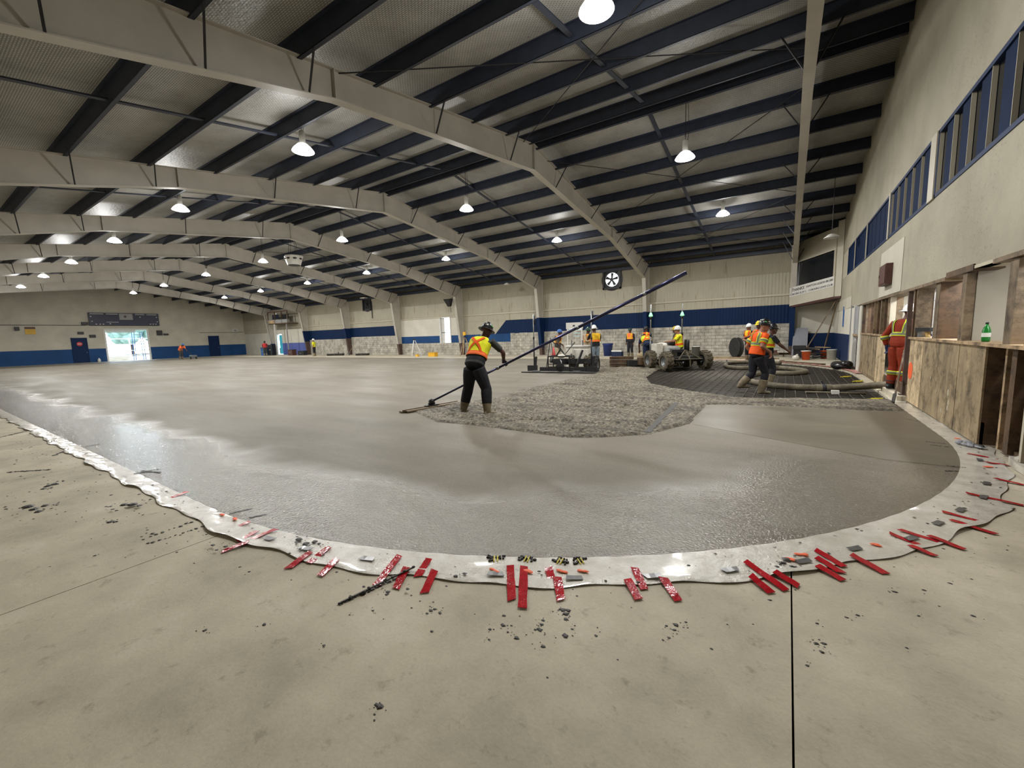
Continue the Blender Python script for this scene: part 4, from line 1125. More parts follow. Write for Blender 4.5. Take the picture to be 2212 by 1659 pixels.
# mezzanine box between the last two columns
t = thing('mezzanine_box', 'cluttered open scorekeeper box high between the last columns', 'booth', (-50.0, 26.6, 3.65))
MB().box(-2.2, 2.2, -0.7, 0.5, 0, 0.1).build('deck', 'dark_wood', t)
for (xa, xb, za, zb, mn, yy) in ((-2.2, 2.2, 0.1, 0.5, 'sign_grey', -0.7), (-2.0, -0.7, 0.1, 0.42, 'raw_plank', -0.74), (-2.1, -0.7, 0.6, 1.15, 'scoreboard', -0.2), (0.2, 1.0, 0.5, 1.1, 'black_paint', -0.2), (1.3, 1.5, 0.5, 1.15, 'black_paint', -0.2), (-2.2, 2.2, 1.38, 1.48, 'brown_cabinet', -0.7), (-1.2, -0.6, 1.15, 1.32, 'off_white', -0.4)):
    MB().box(xa, xb, yy, yy + 0.05, za, zb).build('board', mn, t)
for x_ in (-2.2, -0.6, 0.9, 2.15):
    MB().box(x_ - 0.04, x_ + 0.04, -0.7, -0.62, 0.1, 1.4).build('post', 'dark_wood', t)
MB().box(-0.95, -0.83, -0.7, -0.58, -3.65, 0).build('leg', 'off_white', t)
MB().box(1.55, 1.65, -0.6, -0.5, -3.65, 0).build('leg', 'sign_grey', t)
# doors and openings of the long wall
d4 = struct(MB().box(-25.53, -25.40, D - 0.04, D + 0.16, 0.98, 3.22).build('door_4', 'off_white'), 'white jamb of the raised open doorway in the long wall')
MB().box(-25.4, -24.22, D + 0.1, D + 0.14, 1.9, 1.96).build('push_bar', 'grey_steel', d4)
MB().box(-24.3, -24.2, D - 0.04, D + 0.16, 0.98, 3.22).build('door_jamb', 'off_white', d4)
MB().box(-25.4, -25.05, D + 0.12, D + 0.16, 1.0, 3.2).build('door_leaf', 'off_white', d4)
d5 = struct(MB().box(-13.2, -13.1, D - 0.03, D + 0.2, 0, 2.25).build('door_5', 'off_white'), 'white framed doorway in the long wall behind the screed')
MB().box(-12.1, -12.0, D - 0.03, D + 0.2, 0, 2.25).build('door_jamb', 'off_white', d5)
MB().box(-13.25, -11.95, D - 0.06, D + 0.2, 1.84, 2.28).build('door_header', 'off_white', d5)
MB().box(-12.72, -12.56, D - 0.075, D - 0.06, 2.0, 2.1).build('room_plate', 'black_paint', d5)
d6 = struct(MB().box(-53.03, -52.9, D - 0.03, D + 0.2, 0, 2.5).build('door_6', 'off_white'), 'turquoise door standing open in the far corner')
MB().box(-52.6, -52.0, D + 0.12, D + 0.16, 0.1, 2.4).build('door_leaf', 'cyan_door', d6)
t = thing('white_cabinet', 'white board with turquoise picture inside the doorway', 'notice board', (-12.6, D + 0.42, 0))
MB().box(-0.62, 0.62, 0, 0.06, 0.0, 1.84).build('board', 'white_block', t)
MB().box(-0.3, 0.22, -0.012, 0, 1.18, 1.56).build('picture', 'picture_glow', t)
MB().box(-0.32, 0.2, -0.012, 0, 1.08, 1.16).build('caption_strip', 'grey_board', t)

# ---- viewing booth in the corner
A = V((0.04, 26.55, 0)); B = V((1.72, 24.45, 0)); E2 = V((1.93, 24.2, 0))
bt = thing('viewing_booth', 'beige viewing booth with dark window and thank you sign in the corner', 'booth', (0, 0, 0))
zl0, zl1, zr0, zr1 = 2.60, 5.35, 2.84, 5.9
nrm = V((B.y - A.y, -(B.x - A.x), 0)).normalized()
if nrm.y > 0: nrm = -nrm
def bp(u, h, off=0.0):
    p = A.lerp(B, u)
    z0_ = zl0 + (zr0 - zl0) * u
    return V((p.x, p.y, z0_ + h)) + nrm * off
def bquad(u0, u1, h0, h1, mn, name, off=0.0, th=0.05):
    return MB().prism([bp(u0, h0, off), bp(u1, h0, off), bp(u1, h1, off), bp(u0, h1, off)], nrm * th).build(name, mn, bt)
bquad(0, 1, 0, 0.92, 'cream_wall', 'lower_panel')
bquad(0, 1, 2.12, 3.1, 'cream_wall', 'upper_panel')
bquad(0, 0.035, 0.92, 2.12, 'cream_paint', 'window_jamb'); bquad(0.965, 1, 0.92, 2.12, 'cream_paint', 'window_jamb')
bquad(0.035, 0.965, 0.92, 2.12, 'glass_dark', 'pane', -0.06, 0.01)
bquad(0.06, 0.18, 0.92, 2.12, 'grey_steel', 'sliding_sash', -0.045, 0.01)
bquad(0.0, 1.0, 0.46, 0.93, 'off_white', 'sign_board', 0.05, 0.015)
MB().prism([V((B.x, B.y, zr0)), V((E2.x, E2.y, zr0)), V((E2.x, E2.y, 6.2)), V((B.x, B.y, 6.2))], (0.05, 0.08, 0)).build('side_panel', 'cream_wall', bt)
MB().prism([bp(0, -0.08), bp(1, -0.08), V((E2.x, E2.y, zr0 - 0.08)), V((1.93, 27.1, zr0 - 0.08)), V((0.04, 27.1, zl0 - 0.08))], (0, 0, 0.08)).build('floor_joist', 'brown_cabinet', bt)
MB().box(0.0, 0.05, 26.55, 27.1, 2.6, 5.6).build('end_panel', 'cream_wall', bt)
rz = math.atan2(B.y - A.y, B.x - A.x)
sl_ = math.atan2(zr0 - zl0, (B - A).length)
RM = Matrix.Rotation(rz, 3, 'Z') @ Matrix.Rotation(-sl_, 3, 'Y') @ Matrix.Rotation(PI / 2, 3, 'X')
W = (B - A).length
def sign_text(body, u, h, size, width):
    p = bp(u, h, 0.068)
    o = text_mesh(body, size, 'lettering_black', bt, p, RM.to_euler(), bold=True)
    xs = [v.co.x for v in o.data.vertices]
    k = width / max(max(xs), 0.01)
    for v in o.data.vertices: v.co.x *= k
sign_text('THANKS', 0.06, 0.70, 0.21, 0.30 * W)
sign_text('GRAFTON LEGION BR.580', 0.40, 0.735, 0.13, 0.58 * W)
sign_text('COBOURG K.OF C. - COBOURG LIONS CLUB', 0.01, 0.52, 0.125, 0.97 * W)
# brown cabinet on the windowed wall
t = thing('wall_cabinet', 'brown metal cabinet mounted on the beige end wall', 'cabinet', (XE - 0.014, 13.3, 2.42))
MB().box(-0.12, 0, -0.42, 0.42, 0, 0.47).build('case', 'brown_cabinet', t)
MB().box(-0.13, -0.12, -0.38, 0.38, 0.03, 0.44).build('door', 'brown_cabinet', t)
MB().box(-0.14, -0.13, 0.28, 0.32, 0.2, 0.26).build('latch', 'dark_steel', t)

# ================================================================== OUTDOORS SEEN THROUGH THE OPENINGS
struct(MB().box(XF - 60, XF - 0.3, -40, 70, -0.4, -0.1).build('ground_outside', 'outdoor_ground'), 'pale yard outside the loading door')
struct(MB().box(XF - 60, 30, D + 0.3, D + 60, -0.4, -0.1).build('ground_side', 'outdoor_ground'), 'pale yard outside the long wall')
t = thing('yard_fence', 'white rail fence outside the loading door', 'fence', (XF - 9, 14.5, -0.1))
for z_ in (0.5, 1.1, 1.9, 2.6):
    MB().box(-0.03, 0.03, -9, 9, z_, z_ + 0.09).build('rail', 'off_white', t)
for y_ in range(-9, 10, 3):
    MB().box(-0.06, 0.06, y_ - 0.06, y_ + 0.06, 0, 2.8).build('post', 'off_white', t)
t = thing('lumber_stack', 'stack of pale boards just outside the loading door', 'lumber', (XF - 3.2, 14.7, -0.1))
for i in range(6):
    for j in range(3):
        MB().box(-1.0 + j * 0.34, -0.7 + j * 0.34, -1.6 + 0.05 * i, 1.2 + 0.03 * i, i * 0.1, i * 0.1 + 0.06).build('board', 'lumber', t)
t = thing('scaffold_tower', 'blue steel scaffold tower right of the lumber outside', 'scaffold', (XF - 2.2, 16.6, -0.1))
for x_ in (-0.4, 0.4):
    for y_ in (-0.5, 0.4):
        MB().tube([(x_, y_, 0), (x_, y_ * 0.8, 3.3)], 0.03, 6).build('upright', 'blue_metal', t)
for z_ in (0.6, 1.4, 2.2, 3.0):
    for x_ in (-0.4, 0.4):
        MB().tube([(x_, -0.48, z_), (x_, 0.38, z_)], 0.025, 6).build('brace', 'grey_steel', t)
for i, (y_, h_, x_) in enumerate(((-6, 7, -26), (4, 8.5, -33), (14, 7.5, -27), (24, 9, -34), (34, 8, -28))):
    t = thing('yard_tree', 'hazy round tree beyond the yard fence, ' + ('first', 'second', 'third', 'fourth', 'fifth')[i] + ' from the left', 'tree', (XF + x_, y_, -0.1), 0, 'trees beyond the yard')
    MB().tube([(0, 0, 0), (0, 0.1, h_ * 0.5)], [0.25, 0.15], 8).build('trunk', 'dark_wood', t)
    c = MB()
    for j in range(26):
        c.ell((random.gauss(0, 1.2), random.gauss(0, 1.5), h_ * 0.6 + random.gauss(0, 1.2)), (random.uniform(.8, 1.4),) * 3, n=8, m=6)
    c.build('crown', 'foliage', t, True)

# ================================================================== PEOPLE
JOBS = []
def job(mb, vox, name, material, parent, smooth=3):
    JOBS.append((mb, vox, name, material, parent, smooth))
def flush_jobs():
    tmp = []
    for mb, vox, name, material, parent, sm in JOBS:
        o = bpy.data.objects.new('tmp', mb.mesh('tmp'))
        COL.objects.link(o)
        md = o.modifiers.new('r', 'REMESH'); md.mode = 'VOXEL'; md.voxel_size = vox; md.use_smooth_shade = True
        if sm:
            s2 = o.modifiers.new('s', 'SMOOTH'); s2.factor = 0.5; s2.iterations = sm
        tmp.append(o)
    dg = bpy.context.evaluated_depsgraph_get()
    res = []
    for o, (mb, vox, name, material, parent, sm) in zip(tmp, JOBS):
        me = bpy.data.meshes.new_from_object(o.evaluated_get(dg))
        me.name = name
        res.append((me, name, material, parent))
    for o in tmp:
        m0 = o.data
        bpy.data.objects.remove(o); bpy.data.meshes.remove(m0)
    for me, name, material, parent in res:
        me.materials.clear()
        place(name, me, material, parent, True)
    JOBS.clear()
DEF = dict(pel=(0, 0, .93), che=(0, .01, 1.24), neck=(0, -.01, 1.46), head=(0, .03, 1.615), shR=(.19, 0, 1.41), shL=(-.19, 0, 1.41),
           elR=(.24, -.02, 1.12), elL=(-.24, -.02, 1.12), haR=(.24, .06, .87), haL=(-.24, .06, .87),
           hipR=(.09, 0, .88), hipL=(-.09, 0, .88), knR=(.11, .02, .48), knL=(-.11, .02, .48), anR=(.12, -.03, .09), anL=(-.12, -.03, .09), toR=(.14, .16, .03), toL=(-.14, .16, .03),
           look=(0, 1, 0), fR=(0, .3, -1), fL=(0, .3, -1))
TOR = [(-.10, .10, .085), (0.0, .165, .115), (.12, .17, .118), (.38, .15, .105), (.66, .178, .122), (.84, .20, .108), (.93, .17, .09), (.985, .10, .07), (1.03, .06, .06)]
def person(label, loc, rz, pose=None, scale=1.0, skin='skin_mid', shirt='cloth_charcoal', sleeve='short', trousers='cloth_black', boots='boot_mud', boot_h=0.55,
           hat='hat_white', brim='cap', vest=None, stripe=None, xback=None, glove=None, vox=0.012, stickers=False, hivis_shirt=None, coverall=False, baggy=0.0):
    P = dict(DEF); P.update(pose or {})
    P = {k: V(v) for k, v in P.items()}
    t = thing('person', label, 'person', loc, rz, 'concrete crew')
    t.scale = (scale,) * 3
    pel, che, neck, head = P['pel'], P['che'], P['neck'], P['head']
    ua = (P['hipR'] - P['hipL']).normalized(); ub = (P['shR'] - P['shL']).normalized()
    ctrl = che * 2 - (pel + neck) * 0.5
    def cen(s):
        if s <= 0: return pel + (pel - che).normalized() * (-s) * 0.6
        if s >= 1: return neck + (head - neck).normalized() * (s - 1) * 0.5
        return pel * (1 - s) ** 2 + ctrl * 2 * s * (1 - s) + neck * s * s
    def frame(s):
        s_ = min(max(s, 0.02), 0.98)
        d = (cen(s_ + 0.02) - cen(s_ - 0.02)).normalized()
        u = ua.lerp(ub, min(max(s, 0), 1))
        u = (u - d * u.dot(d)).normalized()
        v = d.cross(u).normalized()
        return u, v
    def size(s):
        for (s0, a0, b0), (s1, a1, b1) in zip(TOR[:-1], TOR[1:]):
            if s <= s1:
                k = min(max((s - s0) / (s1 - s0), 0), 1)
                return a0 + (a1 - a0) * k, b0 + (b1 - b0) * k
        return TOR[-1][1:]
    def S(s, th, off=0.0):
        u, v = frame(s)
        a, b_ = size(s)
        c, sn = math.cos(th), math.sin(th)
        return cen(s) + u * (math.copysign(abs(c) ** 0.85, c) * (a + off)) + v * (math.copysign(abs(sn) ** 0.85, sn) * (b_ + off))
    def torso(mb, s0, s1, off, n=18, k=10, flare=0.0):
        mb.loft([[S(s0 + (s1 - s0) * i / k, 2 * PI * j / n, off + flare * (1 - i / k) ** 3) for j in range(n)] for i in range(k + 1)])
    def limb(mb, a, m_, b_, r, off=0.0, end=1.0):
        pts = []; rr = []
        seg = [(a, m_), (m_, b_)]
        prof = [r[0], r[0] * .98, r[1] * 1.08, r[1], r[1] * 1.06, (r[1] + r[2]) / 2, r[2]]
        q = [a, a.lerp(m_, .35), a.lerp(m_, .85), m_, m_.lerp(b_, .2), m_.lerp(b_, .6), b_]
        tt = [0, .175, .425, .5, .6, .8, 1.0]
        for p_, r_, x_ in zip(q, prof, tt):
            if x_ <= end + 1e-6:
                pts.append(p_); rr.append(r_ + off)
        if end < 1 and tt[len(pts) - 1] < end - 0.01:
            i = len(pts); k = (end - tt[i - 1]) / (tt[i] - tt[i - 1])
            pts.append(q[i - 1].lerp(q[i], k)); rr.append(prof[i - 1] + (prof[i] - prof[i - 1]) * k + off)
        mb.tube(pts, rr, 12)
    lk = P['look'].normalized()
    hu = V((lk.y, -lk.x, 0)).normalized()
    hz = hu.cross(lk).normalized()
    if hz.z < 0: hz = -hz
    hx = lk.cross(hz).normalized()
    def HP(x, y, z): return head + hx * x + lk * y + hz * z
    # --- body: head, neck, trunk, limbs and hands grown into one skin
    body = MB()
    body.loft([[HP(rx * math.cos(2 * PI * j / 14), cy + ry * math.sin(2 * PI * j / 14), z) for j in range(14)] for z, rx, ry, cy in
               ((-.125, .022, .02, .055), (-.112, .042, .045, .042), (-.08, .056, .066, .022), (-.045, .066, .082, .01), (0, .073, .094, 0), (.045, .075, .098, -.006), (.085, .066, .085, -.008), (.112, .035, .045, -.01))])
    body.loft([[HP(r_ * math.cos(2 * PI * j / 8), y + r_ * 0.8 * math.sin(2 * PI * j / 8), z) for j in range(8)] for z, r_, y in ((.018, .008, .092), (-.015, .014, .106), (-.038, .018, .104), (-.046, .010, .092))])
    body.ell(HP(0, .088, -.074), (.026, .014, .012), (hx, lk, hz), 8, 5)
    for sx in (-1, 1):
        body.ell(HP(sx * .076, -.008, -.012), (.012, .022, .034), (hx, lk, hz), 8, 6)
        body.ell(HP(sx * .032, .078, .016), (.026, .02, .012), (hx, lk, hz), 8, 5)
    body.tube([neck - (neck - che).normalized() * 0.03, neck.lerp(head, .4), HP(0, -.015, -.05)], [.066, .056, .056], 12)
    torso(body, -.08, 1.03, 0)
    AR = (.056, .043, .030)
    LR = (.086, .058, .042)
    for s_ in 'RL':
        sx = 1 if s_ == 'R' else -1
        limb(body, P['sh' + s_], P['el' + s_], P['ha' + s_], AR)
        limb(body, P['hip' + s_], P['kn' + s_], P['an' + s_], LR)
    # --- hands with five fingers
    for s_ in 'RL':
        sx = 1 if s_ == 'R' else -1
        hand = body if not glove else MB()
        k = 1.0 if not glove else 1.15
        w = P['ha' + s_]
        fd = P['f' + s_].normalized()
        side = fd.cross(V((0, 0, 1)))
        side = side.normalized() if side.length > 0.2 else V((1, 0, 0))
        pn = side.cross(fd).normalized()
        pc = w + fd * 0.05
        hand.ell(pc, (.042 * k, .058 * k, .019 * k), (side, fd, pn), 12, 8)
        hand.tube([w - fd * 0.03, w + fd * 0.03], [.03 * k, .032 * k], 10)
        for j in range(4):
            b0 = w + fd * 0.095 + side * (-.031 + j * .0207)
            L_ = (.066, .076, .072, .056)[j]
            b1 = b0 + fd * L_ * .5 - pn * L_ * .22
            b2 = b1 + fd * L_ * .12 - pn * L_ * .55
            hand.tube([b0 - fd * 0.02, b0, b1, b2], [.0095 * k, .0098 * k, .0088 * k, .0078 * k], 7)
        th0 = w + fd * 0.03 - side * (.034 * sx)
        hand.tube([th0, th0 + fd * .03 - side * (.024 * sx) - pn * .008, th0 + fd * .055 - side * (.012 * sx) - pn * .028], [.014 * k, .012 * k, .0095 * k], 7)
        if glove: job(hand, min(vox, 0.0075), 'glove', glove, t, 1)
    job(body, vox, 'body', skin, t, 2)
    ey = MB()
    for sx in (-1, 1):
        ey.ell(HP(sx * .031, .093, .004), (.012, .006, .007), (hx, lk, hz), 8, 5)
    ey.build('eyes', 'eye_dark', t, True)
    # --- clothing
    sh = MB()
    torso(sh, .0 if not coverall else -.06, .985, .02, flare=0.012 if not coverall else 0.01)
    for s_ in 'RL':
        limb(sh, P['sh' + s_], P['el' + s_], P['ha' + s_], AR, .014, .40 if sleeve == 'short' else (.0 if sleeve == 'none' else .93))
    tr = sh if coverall else MB()
    torso(tr, -.10, .22, .016 + baggy * .6)
    for s_ in 'RL':
        limb(tr, P['hip' + s_], P['kn' + s_], P['an' + s_], LR, .022 + baggy if not coverall else .034, .97 if coverall else .84)
    job(sh, max(vox, .012), 'coverall' if coverall else 'shirt', shirt, t)
    if not coverall: job(tr, max(vox, .012), 'trousers', trousers, t)
    for s_ in 'RL':
        bo = MB()
        kn, an, to = P['kn' + s_], P['an' + s_], P['to' + s_]
        topp = kn.lerp(an, 1 - boot_h) if not coverall else kn.lerp(an, .8)
        d = (to - an); d.z = 0; d = d.normalized() if d.length > 1e-4 else V((0, 1, 0))
        bo.tube([topp, kn.lerp(an, .75), an, an + V((0, 0, -.05))], [.098 if boot_h > .5 else .085, .084, .068, .06], 12)
        bo.loft([[an + d * y + d.cross(V((0, 0, 1))) * (w_ * math.cos(2 * PI * j / 10)) + V((0, 0, z0_ + h_ * math.sin(2 * PI * j / 10))) for j in range(10)] for y, w_, z0_, h_ in ((-.085, .03, -.045, .035), (-.05, .05, -.04, .05), (.06, .052, -.04, .05), (.14, .054, -.052, .038), (.20, .045, -.06, .03), (.225, .02, -.065, .02))])
        job(bo, .012, 'boot', boots, t, 2)
    # --- helmet
    hb = HP(0, -.008, .028)
    he = MB()
    prof = [(.112, .0), (.113, .02), (.108, .06), (.09, .1), (.06, .128), (.02, .142), (.001, .143)]
    he.loft([[hb + hx * (r_ * .93 * math.cos(2 * PI * j / 20)) + lk * (r_ * 1.08 * math.sin(2 * PI * j / 20)) + hz * z for j in range(20)] for r_, z in prof])
    if brim == 'full':
        he.loft([[hb + hx * (r_ * .95 * math.cos(2 * PI * j / 20)) + lk * (r_ * 1.07 * math.sin(2 * PI * j / 20)) + hz * z for j in range(20)] for r_, z in ((.105, .012), (.165, -.018), (.168, -.026), (.105, -.004))], closed=True)
    else:
        he.loft([[hb + hx * (x_ * c_) + lk * (.095 + e_ * q_) + hz * z_ for c_, q_, z_ in ((-1, 0, 0), (-.8, .55, -.012), (-.4, .9, -.018), (0, 1, -.02), (.4, .9, -.018), (.8, .55, -.012), (1, 0, 0), (.5, .3, .01), (-.5, .3, .01))] for x_, e_ in ((.1, .07),)] * 1 + [[hb + hx * (.1 * c_) + lk * (.09 + .065 * q_) + hz * (z_ - .012) for c_, q_, z_ in ((-1, 0, 0), (-.8, .55, -.012), (-.4, .9, -.018), (0, 1, -.02), (.4, .9, -.018), (.8, .55, -.012), (1, 0, 0), (.5, .3, .01), (-.5, .3, .01))]])
        he.loft([[hb + hx * (r_ * .93 * math.cos(2 * PI * j / 20)) + lk * (r_ * 1.08 * math.sin(2 * PI * j / 20)) + hz * z for j in range(20)] for r_, z in ((.112, .006), (.122, -.004), (.122, -.010), (.110, -.004))], closed=True)
    ho = he.build('helmet', hat, t, True)
    rg = MB()
    for dx in (-.03, 0, .03):
        rg.tube([hb + hx * dx + lk * (1.08 * .108 * math.sin(a_)) * .96 + hz * (.143 * math.cos(a_) + .001) for a_ in [(-.9 + 1.8 * i / 8) for i in range(9)]], .007, 5)
    rg.build('ridge', hat, ho, True)
    if stickers:
        for j, (a_, z_, mn) in enumerate(((-1.6, .07, 'sticker'), (-.9, .06, 'sticker'), (-2.2, .075, 'sticker'), (-1.2, .1, 'sticker'), (0.2, .07, 'sticker_green'), (-2.9, .06, 'sticker'), (.9, .08, 'sticker'))):
            r_ = .108 - max(0, z_ - .06) * .45
            c = hb + hx * (r_ * .86 * math.cos(a_)) + lk * (r_ * .99 * math.sin(a_)) + hz * z_
            MB().ell(c, (.026, .026, .014), (hx, lk, hz), 8, 5).build('sticker', mn, ho, True)
    # --- vest and reflective bands
    def patch(name, mn, parent, fn, ns_=12, nt_=24, closed=True):
        pts = []
        for i in range(ns_ + 1):
            for j in range(nt_ + (0 if closed else 1)):
                pts.append(fn(i / ns_, j / nt_))
        n = nt_ if closed else nt_ + 1
        fs_ = [(i * n + j, i * n + (j + 1) % n, (i + 1) * n + (j + 1) % n, (i + 1) * n + j) for i in range(ns_) for j in range(nt_)]
        return MB().add(pts, fs_).build(name, mn, parent, True)
    vo = t
    if vest:
        vo = patch('vest', vest, t, lambda a_, b_: S(.26 + .50 * a_, 2 * PI * b_, .037 + .012 * (1 - a_)))
        for c0 in (PI / 2, 3 * PI / 2):
            patch('vest_shoulder', vest, vo, lambda a_, b_: S(.74 + .22 * a_, c0 + (b_ - .5) * 2.0, .036), 5, 10, False)
    if stripe:
        of = .046 if vest else .030
        patch('reflective_band', stripe[0], vo, lambda a_, b_: S(stripe[2] + stripe[3] * a_, 2 * PI * b_, of + .006), 2)
        patch('band_edge', stripe[1], vo, lambda a_, b_: S(stripe[2] - .03 + (stripe[3] + .06) * a_, 2 * PI * b_, of + .003), 2)
        if xback:
            for sg in (-1, 1):
                patch('cross_strap', xback, vo, lambda a_, b_: S(.34 + .55 * a_, 3 * PI / 2 + sg * (.75 - 1.25 * a_) + (b_ - .5) * .26, of + .008), 10, 3, False)
                patch('brace_strap', xback, vo, lambda a_, b_: S(.30 + .62 * a_, PI / 2 + sg * .6 + (b_ - .5) * .26, of + .005), 8, 3, False)
        else:
            for c0 in (PI / 2, 3 * PI / 2):
                for sg in (-1, 1):
                    patch('band_edge', stripe[1], vo, lambda a_, b_: S(stripe[2] + (.95 - stripe[2]) * a_, c0 + sg * .62 + (b_ - .5) * .46, of + .001), 8, 3, False)
                    patch('reflective_band', stripe[0], vo, lambda a_, b_: S(stripe[2] + (.95 - stripe[2]) * a_, c0 + sg * .62 + (b_ - .5) * .24, of + .005), 8, 3, False)
    def ringband(a, b_, f, r0, mn, mn2, w=.05):
        d = (b_ - a).normalized(); c = a.lerp(b_, f)
        MB().tube([c - d * w * .8, c + d * w * .8], r0, 14).build('band_edge', mn2, t, True)
        MB().tube([c - d * w * .45, c + d * w * .45], r0 + .004, 14).build('reflective_band', mn, t, True)
    if hivis_shirt:
        for s_ in 'RL':
            ringband(P['sh' + s_], P['el' + s_], .58, .088, *hivis_shirt)
    if coverall:
        for s_ in 'RL':
            ringband(P['kn' + s_], P['an' + s_], .35, .101, 'tape_silver', 'cloth_lime')
            ringband(P['el' + s_], P['ha' + s_], .15, .071, 'tape_silver', 'cloth_lime')
    return t

# 1 main worker with the bull float
person('worker in black full brim hard hat and yellow vest pulling the bull float', (-5.0, 6.24, 0.0), 0.10,
       dict(pel=(0, -.02, .93), che=(.0, .15, 1.20), neck=(.0, .30, 1.43), head=(.05, .40, 1.575), shR=(.20, .29, 1.38), shL=(-.19, .24, 1.38),
            elR=(.37, .45, 1.15), haR=(.304, .583, .987), elL=(-.29, .40, 1.08), haL=(-.116, .494, .787),
            hipR=(.09, -.02, .87), hipL=(-.09, -.02, .87), knR=(.21, .04, .49), knL=(-.20, .05, .49), anR=(.27, -.05, .08), anL=(-.28, -.03, .08), toR=(.33, .14, .0), toL=(-.33, .15, .0),
            look=(.28, .9, -.42), fR=(0, .85, -.53), fL=(0, .85, -.53)),
       1.02, 'skin_dark', 'cloth_charcoal', 'short', 'cloth_black', 'boot_mud', .62, 'hat_black', 'full', 'cloth_yellow', ('cloth_fluor', 'cloth_orange', .28, .07), 'cloth_orange', 'glove_dark', .009, True, None, False, .022)
# 2 coverall worker in the doorway
person('worker in rust orange coverall and white hard hat leaning in the doorway', (2.0, 11.95, 0.10), -0.95,
       dict(che=(0, .05, 1.24), neck=(0, .09, 1.46), head=(.02, .14, 1.605), shR=(.19, .1, 1.41), shL=(-.19, .06, 1.41),
            elL=(-.30, -.06, 1.12), haL=(-.27, -.02, .90), elR=(.25, .16, 1.12), haR=(.12, .40, 1.14), fR=(-.2, 1, .1), fL=(0, .2, -1), look=(.15, .95, -.12)),
       1.02, 'skin_dark', 'cloth_rust', 'long', 'cloth_rust', 'boot_black', .3, 'hat_white', 'full', None, ('tape_silver', 'cloth_lime', .30, .07), None, 'glove_blue', .010, False, None, True)
# 3 walker in orange shirt
person('worker in orange high visibility shirt and black hard hat striding over the mesh', (-0.6, 11.38, -0.055), -0.95,
       dict(che=(0, .05, 1.24), neck=(0, .08, 1.46), head=(.03, .15, 1.60), shR=(.19, .09, 1.41), shL=(-.19, .07, 1.40),
            elL=(-.27, -.08, 1.12), haL=(-.24, .08, .90), elR=(.26, -.05, 1.14), haR=(.25, .16, 1.0), hipR=(.09, 0, .88), knR=(.10, .17, .50), anR=(.10, .08, .09), toR=(.11, .28, .04),
            knL=(-.09, -.03, .48), anL=(-.10, -.30, .22), toL=(-.10, -.20, .05), look=(.55, .8, -.15)),
       1.0, 'skin_mid', 'cloth_orange', 'short', 'cloth_black', 'boot_mud', .6, 'hat_black', 'cap', None, ('tape_silver', 'cloth_lime', .34, .09), None, None, .010, True, ('tape_silver', 'cloth_lime'))
# 4 lime vest behind the walker
person('worker in lime vest half hidden behind the striding worker', (-0.44, 13.1, -0.055), -1.25,
       dict(neck=(0, .06, 1.46), head=(0, .12, 1.60), shR=(.19, .06, 1.41), shL=(-.19, .05, 1.41), elR=(.26, .22, 1.18), haR=(.24, .42, 1.02), fR=(0, .8, -.7), elL=(-.25, -.12, 1.14), knR=(.10, .14, .50), anR=(.1, .05, .09)),
       .94, 'skin_dark', 'cloth_black', 'short', 'cloth_black', 'boot_mud', .6, 'hat_black', 'cap', 'cloth_lime', ('cloth_orange', 'cloth_amber', .34, .08), 'cloth_orange', None, .013)
# 5 yellow hat, orange shirt
person('worker in yellow hard hat and orange shirt reaching forward behind the striding worker', (-0.95, 19.9, -0.055), 2.5,
       dict(neck=(0, .05, 1.46), head=(0, .1, 1.61), elR=(.28, .15, 1.18), haR=(.34, .40, 1.12), fR=(.2, 1, -.1), elL=(-.27, .05, 1.14), haL=(-.15, .28, 1.1), fL=(.3, 1, 0)),
       1.04, 'skin_dark', 'cloth_orange', 'short', 'cloth_black', 'boot_mud', .6, 'hat_yellow', 'cap', None, ('tape_silver', 'cloth_lime', .34, .08), None, None, .014)
# 6 white hat bystander
person('worker in grey white hard hat and open vest with folded hands by the black drum', (-1.5, 22.3, -0.055), 2.3,
       dict(elR=(.28, .05, 1.14), haR=(.06, .2, 1.02), elL=(-.28, .05, 1.14), haL=(-.06, .2, 1.02), fR=(-1, .3, 0), fL=(1, .3, 0), look=(.5, .8, -.1)),
       1.0, 'skin_mid', 'cloth_black', 'short', 'cloth_black', 'boot_mud', .6, 'hat_white', 'cap', 'cloth_amber', ('cloth_orange', 'cloth_orange', .34, .08), None, None, .014)
# 7 seated driver of the ride on screed
person('driver in white helmet and yellow shirt seated on the ride on screed', (-3.50, 17.15, 0.02), 1.9,
       dict(pel=(0, 0, .82), che=(0, .04, 1.12), neck=(0, .06, 1.34), head=(0, .10, 1.50), shR=(.19, .05, 1.29), shL=(-.19, .05, 1.29), elR=(.26, .22, 1.08), haR=(.2, .44, 1.05), elL=(-.26, .24, 1.08), haL=(-.2, .48, 1.06), fR=(0, 1, 0), fL=(0, 1, 0),
            hipR=(.1, .02, .79), hipL=(-.1, .02, .79), knR=(.16, .42, .80), knL=(-.16, .42, .80), anR=(.17, .46, .40), anL=(-.17, .46, .40), toR=(.17, .62, .33), toL=(-.17, .62, .33)),
       1.0, 'skin_mid', 'cloth_yellow', 'short', 'cloth_grey', 'boot_mud', .3, 'hat_white', 'cap', None, ('cloth_orange', 'cloth_orange', .18, .06), 'cloth_orange', None, .013)
# 8 yellow helmet beyond the driver
person('worker in yellow helmet standing just behind the seated driver', (-3.95, 18.75, 0.0), 1.9,
       dict(neck=(0, .04, 1.46), head=(0, .08, 1.61)), .95, 'skin_dark', 'cloth_charcoal', 'short', 'cloth_black', 'boot_mud', .6, 'hat_yellow', 'cap', None, None, None, None, .016)
